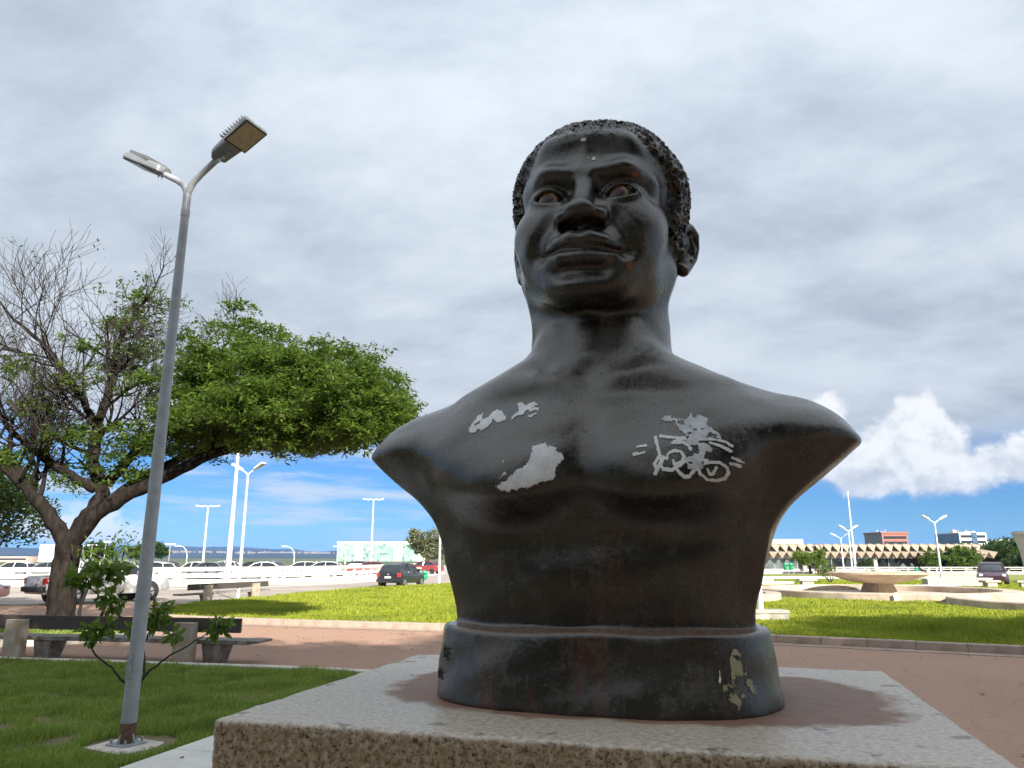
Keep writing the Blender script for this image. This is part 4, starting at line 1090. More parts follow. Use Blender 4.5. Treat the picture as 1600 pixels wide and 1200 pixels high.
spots = [(-41.5, 66), (-38.6, 67), (-35.2, 66), (-32.6, 68), (-29.7, 66), (-27.1, 69), (-24.6, 66.5), (-22.2, 70), (-20.0, 67), (-18.2, 72), (-15.9, 71), (-14.4, 78), (-12.2, 76), (-37, 84), (-31, 86), (-25.6, 85), (-20.6, 88)]
order = sorted(range(len(spots)), key=lambda i: spots[i][0] / spots[i][1])
ordn = ['first', 'second', 'third', 'fourth', 'fifth', 'sixth', 'seventh', 'eighth', 'ninth', 'tenth', 'eleventh', 'twelfth', 'thirteenth', 'fourteenth', 'fifteenth', 'sixteenth', 'seventeenth']
for q, i in enumerate(order):
    ci = [1, 2, 0, 2, 1, 3, 0, 2, 1, 3, 2, 0, 1, 2, 5, 3, 6][q]
    far_car(ci, (spots[i][0], spots[i][1], 0), R(rs.uniform(150, 200)), f'{CN[ci]} parked car, {ordn[q]} from the left behind the white rail')
car('sedan', (33.2, 52.6, .06), R(238), paint('dark plum car paint', (.05, .02, .03)), 'dark car parked behind the low wall at the right', None, True)
car('sedan', (-8.2, 88, 0), R(160), DRED, 'dark red car by the far road, touching the bust outline', None, False)

# ---------------------------------------------------------------- bins
def bins(loc, rz, label, s=1.):
    root = empty('litter_bin', loc, rz); root.scale = (s, s, s); tag(root, label, 'litter bin', 'green twin litter bins')
    MB().tube([(0, 0, 0, .035), (0, 0, .95, .035)], 8).build('post', GALV, root)
    for sx in (-1, 1):
        bd = MB().lathe([(.0, .38), (.15, .38), (.20, .46), (.23, .80), (.20, .92), (.10, .98), (0, 1.0)], 16, (sx * .27, 0)).build('bin', GREENB, root, True)
        MB().box(sx * .27 - .13, sx * .27 + .13, -.24, -.19, .74, .83).build('opening', BLACKP, bd, bevel=.01)
bins((-6.15, 51.0, 0), 0, 'green twin litter bin on a post beside the black hatchback')
bins((30.6, 84, 0), .3, 'green twin litter bin left of the bright small tree', 1.3)
bins((46.5, 87, 0), .2, 'green twin litter bin showing above the fountain bowl', .8)
# ---------------------------------------------------------------- white rail along the road
def barrier(line, label):
    P = [Vector((x, y)) for x, y in line]; root = empty('concrete_barrier', (P[0].x, P[0].y, 0)); tag(root, label, 'barrier')
    o0 = Vector((P[0].x, P[0].y, 0))
    for i, (a, b) in enumerate(zip(P[:-1], P[1:])):
        L_ = (b - a).length; n_ = max(1, round(L_ / 5.2))
        for k_ in range(n_):
            p = a + (b - a) * (k_ / n_); ln = L_ / n_; ang = math.atan2((b - a).y, (b - a).x)
            Mx = Matrix.Translation((p.x - o0.x, p.y - o0.y, 0)) @ Matrix.Rotation(ang, 4, 'Z')
            for (z0, z1, y0, y1) in ((0, .36, -.16, .16), (.47, .76, -.12, .12), (.90, 1.18, 1.0, 1.22)):
                q = MB().box(0, ln, y0, y1, z0, z1).build('beam', WHITE, root, bevel=.02, seg=1); q.matrix_basis = Mx
            q = MB().prism_y([(-.32, .355), (.32, .355), (.10, .475), (-.10, .475)], -.11, .11).build('support', WHITE, root); q.matrix_basis = Mx
            for px in (.0, ln / 2):
                q = MB().box(px - .14, px + .14, 1.02, 1.20, 0, .905).build('post', WHITE, root); q.matrix_basis = Mx
barrier([(-58, 49.6), (-40, 49.8), (-30, 50.2), (-22.5, 51.4), (-17, 54.6), (-13.4, 62), (-11.4, 75), (-10, 98)], 'white concrete barrier of stacked beams along the road')
# ---------------------------------------------------------------- far buildings
GREENG = [glass_mat('green office glass', (.20, .34, .27), .2), glass_mat('pale green office glass', (.27, .42, .34), .2), glass_mat('dark green office glass', (.11, .21, .17), .2)]
CREAM = M('cream office wall', (.72, .68, .58), .8, .06, .05); TAN = M('tan office fin', (.52, .43, .33), .8, .08, .1)
def glass_block():
    root = empty('office_block', (-97.3, 420, 0)); tag(root, 'long white office block with green glass bays left of the bust', 'building')
    MB().box(0, 47.5, 0, 14, -2, 10.3).build('wall', CREAM, root)
    MB().box(-.2, 39, -.25, .0, 9.5, 10.7).build('parapet', CREAM, root)
    rs = np.random.RandomState(2)
    me = {}
    for (x0, x1) in ((.6, 10.2), (14.6, 33.0 - 1.2), (36.2, 42.4)) if False else ((.4, 9.6), (14.4, 31.6), (36.2, 47.0 - 2.0)):
        nx = max(3, round((x1 - x0) / 1.55)); w_ = (x1 - x0) / nx
        for i in range(nx):
            for j in range(8):
                mt = GREENG[rs.choice([0, 1, 2], p=[.42, .40, .18])]; key = (round(w_, 3), mt.name)
                if key not in me: me[key] = MB().box(.05, w_ - .05, -.14, -.02, .05, 1.12).build('window_pane', mt, root); q = me[key]
                else: q = me[key].copy(); COL.objects.link(q)
                q.location = (x0 + i * w_, 0, j * 1.18 - .1)
    for x0, x1 in ((10.2, 13.9), (32.2, 35.7)):
        MB().box(x0, x1, -.6, -.02, -1, 9.6).build('fin', TAN, root, bevel=.05)
glass_block()
def slab_building(loc, rz, w_, d_, h, wallm, label, bands=0, bandm=None, roof_bits=0, frame=False, seed=1, name='office_tower', z0=0, cap=None):
    root = empty(name, loc, rz); tag(root, label, 'building')
    MB().box(0, w_, 0, d_, z0, h).build('wall', wallm, root)
    for i in range(bands):
        hz = (h - 1.0) / bands
        MB().box(.6, w_ - .6, -.12, -.004, .5 + i * hz + hz * .30, .5 + i * hz + hz * .78).build('window_band', bandm, root)
        MB().box(-.10, -.004, .6, d_ - .6, .5 + i * hz + hz * .30, .5 + i * hz + hz * .78).build('window_band', bandm, root)
    if cap: MB().box(-.3, w_ + .3, -.3, d_ + .3, h - .02, h + .55).build('parapet', cap, root)
    rs = np.random.RandomState(seed)
    for i in range(roof_bits):
        x = rs.uniform(.1, .9) * w_; hh_ = rs.uniform(.6, 1.6)
        if i % 2: MB().tube([(x, d_ * .4, h, .10), (x, d_ * .4, h + hh_ * 1.3, .05)], 5).build('antenna', GALVW, root)
        else: MB().box(x - .7, x + .7, d_ * .3, d_ * .5, h, h + hh_ * .5).build('roof_unit', GALVW, root)
    return root
BRICK = M('red brown facade', (.33, .13, .09), .85, .12, .1); GREYF = M('grey facade', (.22, .22, .23), .85, .15, .1)
BLUEG = glass_mat('blue grey curtain glass', (.06, .10, .16), .15); DARKW = glass_mat('dark window band', (.02, .022, .028), .15)
rb = slab_building((129.0, 262, 0), R(2), 9.2, 12, 10.1, BRICK, 'red brown office tower behind the serrated roof', 5, DARKW, 8, name='red_tower', cap=BRICK)
MB().box(-.14, -.02, -.3, 12, 0, 10.1).build('shaded_side', GREYF, rb)  # shade on the left face of the red tower, painted as grey
bb = slab_building((178.5, 300, 0), R(4), 11.5, 14, 11.7, M('white banded facade', (.66, .66, .64), .8, .06, .1), 'blue glass and white banded office tower behind the lawn lamp', 5, DARKW, 8, seed=3, name='glass_tower')
MB().box(-.2, -.02, -.2, 15, 0, 11.4).build('side_glass', BLUEG, bb)
MB().box(5.2, 7.4, -.22, -.13, 4, 11.7).build('glass_strip', BLUEG, bb)
MB().lathe([(0, 11.7), (.9, 11.7), (1.1, 12.2), (.7, 12.9), (0, 13.1)], 14, (1.5, 5)).build('roof_dome', M('pink roof dome', (.6, .4, .36), .6), bb, True)
slab_building((194, 300, 0), R(-5), 14, 14, 9.1, M('grey white facade', (.50, .51, .52), .8, .06, .1), 'low blue grey tower at the right edge behind the trees', 3, BLUEG, 0, name='grey_tower')
slab_building((50.0, 150, 0), 0, 7.6, 8, 4.8, GREYF, 'white framed box building behind the left end of the serrated roof', 0, None, 0, name='stage_tower')
wf = bpy.data.objects['stage_tower']
MB().box(-.3, 7.9, -.35, -.02, 4.5, 5.45).build('frame_top', WHITE, wf); MB().box(7.35, 7.95, -.36, -.01, 0, 4.5).build('frame_side', WHITE, wf)
def tower():
    root = empty('concrete_tower', (62.6, 90, 0)); tag(root, 'curved grey concrete tower at the right picture edge', 'building')
    b = MB(); pr = [(1.55, 0), (1.60, 1.2), (1.72, 2.6), (2.05, 4.0), (2.25, 4.72), (2.2, 4.9), (0, 4.95)]
    b.lathe(pr, 40).build('shaft', CONC, root, True); MB().lathe([(2.28, 4.5), (2.34, 4.52), (2.34, 4.74), (2.26, 4.76)], 40).build('rim_band', CONC, root, True)
tower()
WB = M('far white facade', (.78, .75, .68), .8, .05, .05)
wb = slab_building((-218.3, 350, 0), 0, 24.4, 12, 7.6, GREYF, 'white framed grey building left behind the bare tree trunk', 0, None, 0, name='framed_building')
MB().box(-.4, 8.2, -.8, -.02, 0, 7.9).build('white_end', WB, wb); MB().box(8.2, 24.8, -.7, -.03, 6.0, 7.7).build('fascia', WB, wb); MB().box(23.9, 24.8, -.65, -.05, 4.5, 6.0).build('frame_side', WB, wb)
slab_building((-238, 345, 0), 0, 17, 8, 2.5, M('pinkish low facade', (.50, .38, .30), .85, .1, .1), 'low pinkish building at the far left below the tree', 1, DARKW, 0, name='low_building')
# long pale town strip on the far shore: individual little blocks
rs = np.random.RandomState(8)
tw = empty('far_town', (-1300, 3900, 20)); tag(tw, 'thin pale strip of town on the far hillside', 'town', None)
town_m = [M('far town wall', (.26, .22, .19), .9, .1, .01), M('far town roof', (.20, .15, .12), .9, .1, .01)]
bt = [MB(), MB()]
for i in range(150):
    x = rs.uniform(-520, 760); w_ = rs.uniform(5, 16); h_ = rs.uniform(2, 4.5); z_ = 10 + rs.uniform(-2.5, 2.5) - (x / 760) * 7; y_ = rs.uniform(-40, 40)
    bt[0].box(x, x + w_, y_, y_ + 8, z_ - 26, z_ + h_); bt[1].box(x - .3, x + w_ + .3, y_ - .3, y_ + 8.3, z_ + h_, z_ + h_ + 1.0)
tag(bt[0].build('house_walls', town_m[0], tw), kind='stuff'); tag(bt[1].build('house_roofs', town_m[1], tw), kind='stuff')
# ---------------------------------------------------------------- building with the serrated roof
def serrated():
    root = empty('serrated_roof_building', (33.0, 108, 0), R(0)); tag(root, 'long low glass building with serrated folded concrete roof', 'building')
    W_ = 33.5; FOLD = M('folded roof concrete', (.31, .25, .185), .85, .14, .6)
    MB().box(0, W_ - .5, 1.2, 9, 1.75, 3.0).build('roof_slab', CONC, root)
    MB().box(0, W_ - 4, 2.4, 2.6, -.2, 1.75).build('back_wall', M('dim interior wall', (.12, .12, .115), .8, .2, .3), root)
    n_ = 29; w_ = (W_ + 3) / n_; proto_ = None; proto2 = None
    for i in range(n_):
        # lower row: V section fold ends; upper row set back and half a step aside
        x = i * w_
        if proto_ is None:
            proto_ = MB().add([(0, 0, .92), (w_, 0, .92), (w_ / 2, .18, 0), (0, 4, 1.35), (w_, 4, 1.35), (w_ / 2, 4, .45)], [(0, 2, 1), (3, 4, 5), (0, 1, 4, 3), (1, 2, 5, 4), (2, 0, 3, 5)]).build('roof_fold', FOLD, root); q = proto_
        else: q = proto_.copy(); COL.objects.link(q)
        q.location = (x, 0, 1.72)
        if i < n_ - 2:
            if proto2 is None:
                proto2 = MB().add([(0, 0, .98), (w_, 0, .98), (w_ / 2, -.5, .0), (w_ / 2, .5, 1.22), (0, 2.5, .98), (w_, 2.5, .98), (w_ / 2, 2.5, 0)], [(0, 2, 1), (0, 1, 3), (4, 5, 6), (0, 3, 4), (3, 1, 5), (3, 5, 4), (1, 2, 6, 5), (2, 0, 4, 6)]).build('roof_fold', FOLD, root); q = proto2
            else: q = proto2.copy(); COL.objects.link(q)
            q.location = (x + w_ / 2, .75, 2.62)
    gl = [glass_mat('grey shop glass', (.10, .12, .115), .08), glass_mat('dark shop glass', (.015, .02, .022), .06)]
    for i in range(14):
        MB().box(i * 1.65 + .03, i * 1.65 + 1.60, 1.5, 1.54, .25, 1.72).build('window_pane', gl[0 if i < 6 else 1], root)
        MB().box(i * 1.65 - .03, i * 1.65 + .03, 1.46, 1.58, -.1, 1.74).build('mullion', GALV, root)
    for x in (9.0, 19.2, 27.5): MB().box(x - .25, x + .25, .7, 1.2, -.1, 1.75).build('column', CONC, root, bevel=.03)
    MB().box(-1, W_ - 8, 1.3, 1.6, -.2, .25).build('sill_wall', CONCW, root)
serrated()
def balustrade():
    root = empty('white_railing', (38.5, 90, 0)); tag(root, 'white railing and low wall in front of the serrated building', 'railing')
    MB().box(-16, 27, 0, .3, -.1, .22).build('low_wall', WHITE, root, bevel=.02)
    MB().box(0, 24, .08, .22, .62, .76).build('rail', WHITE, root, bevel=.02); MB().box(0, 24, .10, .20, .44, .50).build('rail', WHITE, root)
    for i in range(15): MB().box(i * 1.7, i * 1.7 + .12, .10, .20, .22, .62).build('baluster', WHITE, root)
balustrade()
# ---------------------------------------------------------------- fountains
FC = M('stained fountain concrete', (.40, .31, .23), .85, .25, 1.3, .4, 25, col2=(.56, .46, .36))
FB = M('fountain bowl concrete', (.42, .32, .22), .8, .2, 1.6, .3, 25, col2=(.52, .42, .31))
WATER = M('dry basin floor', (.50, .42, .34), .8, .15, .8)
def basin(loc, r_, h, label, wall=.55):
    root = empty('fountain_basin', loc); tag(root, label, 'basin', 'round fountain basins')
    MB().lathe([(r_, -.05), (r_, h - .03), (r_ - .03, h), (r_ - wall, h), (r_ - wall - .02, h - .02), (r_ - wall, .06)], 72).build('rim', FC, root, True)
    MB().lathe([(r_ - wall + .01, .07), (0, .075)], 48).build('floor', WATER, root, True)
    return root
basin((17.6, 36.6, .02), 5.75, .36, 'large round concrete basin under the fountain bowl', .75)
card = MB().box(-.10, .10, -.012, .012, 0, .26).build('notice_card', M('white card', (.8, .8, .76), .6, .04)); card.location = (15.62, 31.12, .10); card.rotation_euler = (R(-8), 0, R(16)); tag(card, 'small white notice card leaning on the big basin wall', 'card')
MB().box(-.03, .035, -.0155, -.012, .15, .17).build('printed_mark', BLACKP, card); MB().box(.012, .035, -.0155, -.012, .09, .15).build('printed_mark', BLACKP, card)
bw = empty('fountain_bowl', (18.25, 38.0, .10)); tag(bw, 'wide shallow concrete fountain bowl on a square tapered foot', 'fountain')
b = MB(); b.add([(-.62, -.62, 0), (.62, -.62, 0), (.62, .62, 0), (-.62, .62, 0), (-.46, -.46, .55), (.46, -.46, .55), (.46, .46, .55), (-.46, .46, .55)], [(3, 2, 1, 0), (4, 5, 6, 7), (0, 1, 5, 4), (1, 2, 6, 5), (2, 3, 7, 6), (3, 0, 4, 7)]).xf(Matrix.Rotation(R(20), 4, 'Z')).build('foot', FB, bw, bevel=.02)
MB().lathe([(0, .46), (.55, .46), (1.1, .53), (1.7, .68), (2.15, .84), (2.34, .93), (2.34, 1.0), (2.22, 1.0), (1.6, .80), (.8, .66), (0, .62)], 64).build('dish', FB, bw, True)
basin((20.4, 27.5, .02), 4.2, .34, 'round basin cut by the right picture edge, nearer than the bowl', .7)
basin((7.5, 34.4, .02), 4.35, .32, 'round basin peeking out right of the bust', .6)
b2 = empty('fountain_bowl', (27.4, 34.5, .05)); tag(b2, 'second fountain bowl, only its rim showing at the right edge', 'fountain')
MB().lathe([(0, .30), (.55, .30), (1.1, .34), (1.7, .46), (2.3, .62), (2.55, .70), (2.55, .76), (2.4, .76), (1.6, .62), (0, .5)], 64).build('dish', FB, b2, True); MB().lathe([(.6, 0), (.45, .34)], 24).build('foot', FB, b2, True)
# planters, low walls and stone seats on the far lawn
def low(name, loc, rz, w_, d_, h, label, mat=CONC, cat='wall', group=None):
    root = MB().box(-w_ / 2, w_ / 2, -d_ / 2, d_ / 2, -.05, h).build(name, mat, None, bevel=.02); root.location = loc; root.rotation_euler = (0, 0, rz); tag(root, label, cat, group); return root
def low_wall(loc, rz, w_, d_, h, label, mat=CONC):
    root = empty('low_wall', loc, rz); tag(root, label, 'wall', 'low walls on the far lawn')
    MB().box(-w_ / 2, w_ / 2, -d_ / 2, d_ / 2, -.05, h - .06).build('wall_body', mat, root, bevel=.015); MB().box(-w_ / 2 - .04, w_ / 2 + .04, -d_ / 2 - .04, d_ / 2 + .04, h - .06, h).build('coping', CONCW if mat is CONC else mat, root, bevel=.015)
low_wall((33.5, 62, .05), R(-4), 9.5, .6, .55, 'grey low wall right of the fountain bowl')
low_wall((28.4, 48.6, .05), R(6), 4.4, .6, .5, 'grey low wall in front of the dark parked car')
low_wall((36.5, 47, .05), R(6), 6.0, .6, .5, 'grey low wall at the right picture edge')
low_wall((14.6, 50.5, .05), R(4), 8.0, .8, .22, 'flat pale planter wall behind the bust, left of the stone seat', CONCW)
low_wall((16.0, 58.5, .05), R(0), 8.0, .6, .22, 'thin pale planter wall farther behind the bust', CONCW)
low_wall((22.8, 66, .05), R(0), 13, .5, .18, 'pale lawn edging left of the bowl', CONCW)
low_wall((25, 47.5, .05), R(-2), 8, .5, .12, 'pale strip of edging behind the bowl', CONCW)
def stone_seat(loc, rz, label):
    root = empty('stone_seat', loc, rz); tag(root, label, 'seat', 'stone seats on the lawn')
    MB().box(-.6, .6, -.25, .25, .32, .45).build('seat', CONC, root, bevel=.02); MB().box(-.38, .38, -.18, .18, 0, .325).build('foot', CONC, root, bevel=.02)
stone_seat((18.8, 48.6, .05), .1, 'single stone seat left of the fountain bowl')
stone_seat((28.6, 45.6, .05), .3, 'left stone seat before the dark parked car')
stone_seat((30.6, 45.3, .05), -.2, 'right stone seat before the dark parked car')
ps = empty('plinth_box', (7.4, 22.0, .05)); tag(ps, 'pale concrete box with grey lid at the lamp foot right of the bust', 'plinth')
MB().box(-.55, .42, -.3, .3, 0, .22).build('box_body', CONC, ps, bevel=.01); MB().box(-.58, .45, -.33, .33, .22, .31).build('lid', CONC, ps, bevel=.015)
def flower_bush(loc, seed, label, col):
    rs = np.random.RandomState(seed); root = empty('flower_bush', loc); tag(root, label, 'bush')
    st = [smooth_line([(0, 0, 0, .03), (rs.uniform(-.4, .4), rs.uniform(-.3, .3), .45, .02), (rs.uniform(-.9, .9), rs.uniform(-.4, .4), .85, .01)], 4) for _ in range(7)]
    V, F = tubes_np(st, 5); np_mesh('stems', V, F, BARKT, root)
    P = np.concatenate([s_[-1, :3] + rs.normal(0, .16, (90, 3)) for s_ in st]); V, F = leaf_quads(P, .085, rs, .2, .4, .3); tag(np_mesh('leaves', V, F, LEAF, root), kind='stuff')
    P = np.concatenate([s_[-1, :3] + rs.normal(0, .14, (9, 3)) for s_ in st[:4]]); V, F = leaf_quads(P, .08, rs, .2, .6); tag(np_mesh('blossoms', V, F, col, root), kind='stuff')
flower_bush((22.6, 54, .05), 3, 'dark bush with red blossoms left of the fountain bowl', M('red blossom', (.45, .12, .10), .7))
# birds perched on the bowl rim
def bird(loc, rz, s, m_, label):
    root = empty('bird', loc, rz); root.scale = (s, s, s); tag(root, label, 'bird', 'birds on the fountain bowl')
    V, F = tubes_np([[(-.20, 0, .10, .004), (-.14, 0, .13, .035), (-.06, 0, .17, .065), (.02, 0, .21, .070), (.08, 0, .26, .048), (.11, 0, .30, .042), (.145, 0, .31, .032), (.17, 0, .31, .012), (.20, 0, .305, .003)]], 10)
    np_mesh('body', V, F, m_, root, True)
    MB().add([(-.18, -.03, .11), (-.18, .03, .11), (-.36, .05, .02), (-.36, -.05, .02), (-.18, -.03, .125), (-.18, .03, .125), (-.36, .05, .03), (-.36, -.05, .03)], [(3, 2, 1, 0), (4, 5, 6, 7), (0, 1, 5, 4), (1, 2, 6, 5), (2, 3, 7, 6), (3, 0, 4, 7)]).build('tail', m_, root)
    for sy in (-1, 1): MB().tube([(0, sy * .025, .16, .010), (.01, sy * .025, .08, .007), (.0, sy * .025, .0, .007), (.05, sy * .025, .0, .006)], 5).build('leg', BLACKP, root)
bird((19.55, 36.22, 1.05), R(200), 1.0, M('dark bird feathers', (.03, .028, .03), .7, .2, 20), 'dark bird perched on the bowl rim')
bird((20.05, 36.55, 1.05), R(30), .9, M('pale bird feathers', (.5, .48, .46), .7, .2, 20), 'pale bird perched on the bowl rim')
# ---------------------------------------------------------------- air
hz = MB().box(-9800, 9800, -900, 9800, -14, 190)
hm, ht, hb = mat_base('thin blue air'); ht.nodes.remove(hb)
pvn = mn(ht, 'ShaderNodeVolumePrincipled'); pvn.inputs['Color'].default_value = (.20, .45, 1, 1); pvn.inputs['Density'].default_value = .00007
ht.links.new(pvn.outputs[0], ht.nodes['Material Output'].inputs['Volume'])
ho = hz.build('haze', hm); tag(ho, None, None, None, 'stuff')
# ---------------------------------------------------------------- pedestal
BL = (.22, 1.826, 1.5); BR = R(-15.6)
def granite():
    m, t, b = mat_base('speckled brown granite')
    a = tnoise(t, 85, 4, .65); c_ = tnoise(t, 170, 2, .6); d_ = tnoise(t, 13, 5, .55); e_ = tnoise(t, 26, 3, .6)
    col = ramp(t, a, [(.34, (.075, .055, .04)), (.43, (.26, .19, .12)), (.55, (.43, .33, .21)), (.68, (.56, .47, .36))])
    col = tmix(t, ramp(t, c_, [(.32, (1, 1, 1)), (.39, (0, 0, 0))]), col, (.03, .026, .024))
    col = tmix(t, ramp(t, e_, [(.52, (0, 0, 0)), (.66, (.5, .5, .5))]), col, (.36, .23, .10))
    # bleached, dusty upper skin, with sky sheen painted into the level faces
    ge = mn(t, 'ShaderNodeNewGeometry'); sx = mn(t, 'ShaderNodeSeparateXYZ'); t.links.new(ge.outputs['Normal'], sx.inputs[0])
    up = ramp(t, sx.outputs[2], [(.45, (0, 0, 0)), (.85, (1, 1, 1))])
    dust_sheen = tmix(t, ramp(t, a, [(.36, (0, 0, 0)), (.60, (1, 1, 1))]), (.45, .37, .285), (.68, .585, .475))
    dust_sheen = tmix(t, ramp(t, d_, [(.63, (0, 0, 0)), (.67, (.85, .85, .85))]), dust_sheen, (.15, .115, .095))
    col = tmix(t, tmath(t, 'MULTIPLY', up, .82), col, dust_sheen)
    # red earth washed round the foot of the bust
    tcn = mn(t, 'ShaderNodeTexCoord'); s3 = mn(t, 'ShaderNodeSeparateXYZ'); t.links.new(tcn.outputs['Object'], s3.inputs[0])
    kx = tmath(t, 'POWER', tmath(t, 'ABSOLUTE', tmath(t, 'DIVIDE', tmath(t, 'SUBTRACT', s3.outputs[0], .055), .585)), 2.6)
    ky = tmath(t, 'POWER', tmath(t, 'ABSOLUTE', tmath(t, 'DIVIDE', tmath(t, 'ADD', s3.outputs[1], -.03), .365)), 2.6)
    kk = tmath(t, 'POWER', tmath(t, 'ADD', kx, ky), 1 / 2.6)
    kk = tmath(t, 'ADD', kk, tmath(t, 'MULTIPLY', tmath(t, 'SUBTRACT', tnoise(t, 6, 8, .62), .5), .42))
    wet = tmath(t, 'MULTIPLY', ramp(t, kk, [(.0, (1, 1, 1)), (.93, (1, 1, 1)), (1.06, (.0, .0, .0))]), up)
    col = tmix(t, tmath(t, 'MULTIPLY', wet, .95), col, tmix(t, tnoise(t, 20, 5), (.19, .090, .052), (.32, .18, .112)))
    t.links.new(col, b.inputs['Base Color'])
    t.links.new(ramp(t, tmath(t, 'ADD', tmath(t, 'MULTIPLY', wet, .4), tmath(t, 'MULTIPLY', a, .5)), [(.1, (.30, .30, .30)), (.8, (.70, .70, .70))]), b.inputs['Roughness'])
    tbump(t, b, tmath(t, 'ADD', a, tmath(t, 'MULTIPLY', c_, .6)), .35, .004); return m
GRAN = granite()
ped = empty('pedestal', (BL[0], BL[1], 0), BR); tag(ped, 'brown speckled granite pedestal under the bust', 'pedestal')
def slab_sdf(x, y, z):
    r_ = .010; qx = np.abs(x) - (.685 - r_); qy = np.abs(y - .005) - (.510 - r_); qz = np.abs(z + .15) - (.15 - r_)
    d_ = np.sqrt(np.maximum(qx, 0) ** 2 + np.maximum(qy, 0) ** 2 + np.maximum(qz, 0) ** 2) + np.minimum(np.maximum(np.maximum(qx, qy), qz), 0) - r_
    c_ = curls(x * .8, y * .8, z * .8); e_ = lumps(x * 1.7, y * 1.7, z * 1.7)
    edge = np.exp(-((np.maximum(qx, qy) - qz) / .02) ** 2) + np.exp(-((qx - qy) / .02) ** 2)
    return d_ + .0004 * e_ + (.0003 + .0012 * np.clip(edge, 0, 1)) * np.clip(c_ * .6 + e_ * .7, 0, 2), np.zeros(x.shape, bool)
V, Q, _mk = surface_nets(slab_sdf, (-.72, -.55, -.33), .006, hi=(.72, .55, .03))
o = np_mesh('cap_slab', V, Q, GRAN, ped, True); o.location = (0, 0, 1.5)
o = MB().box(-.683, .683, -.503, .513, .0, 1.196).build('block', GRAN, ped, True, .010, seg=2)
o = MB().box(-.85, .85, -.67, .68, -.02, .11).build('step', GRAN, ped, True, .012, seg=2)
# fallen leaves
rs = np.random.RandomState(77); lx_ = rs.uniform(-12, 14, 900); ly_ = rs.uniform(6.5, 21, 900)
V, F = leaf_quads(np.stack([lx_, ly_, np.where(inside(near_lawn, lx_, ly_), .075, .012)], 1), .035, rs, 6., .5)
tag(np_mesh('fallen_leaves', V, F, leaf_mat('dry leaf', (.06, .035, .015), (.14, .08, .03), (.22, .16, .06), .1)), 'scattered dry fallen leaves on the path and near lawn', 'leaves', None, 'stuff')
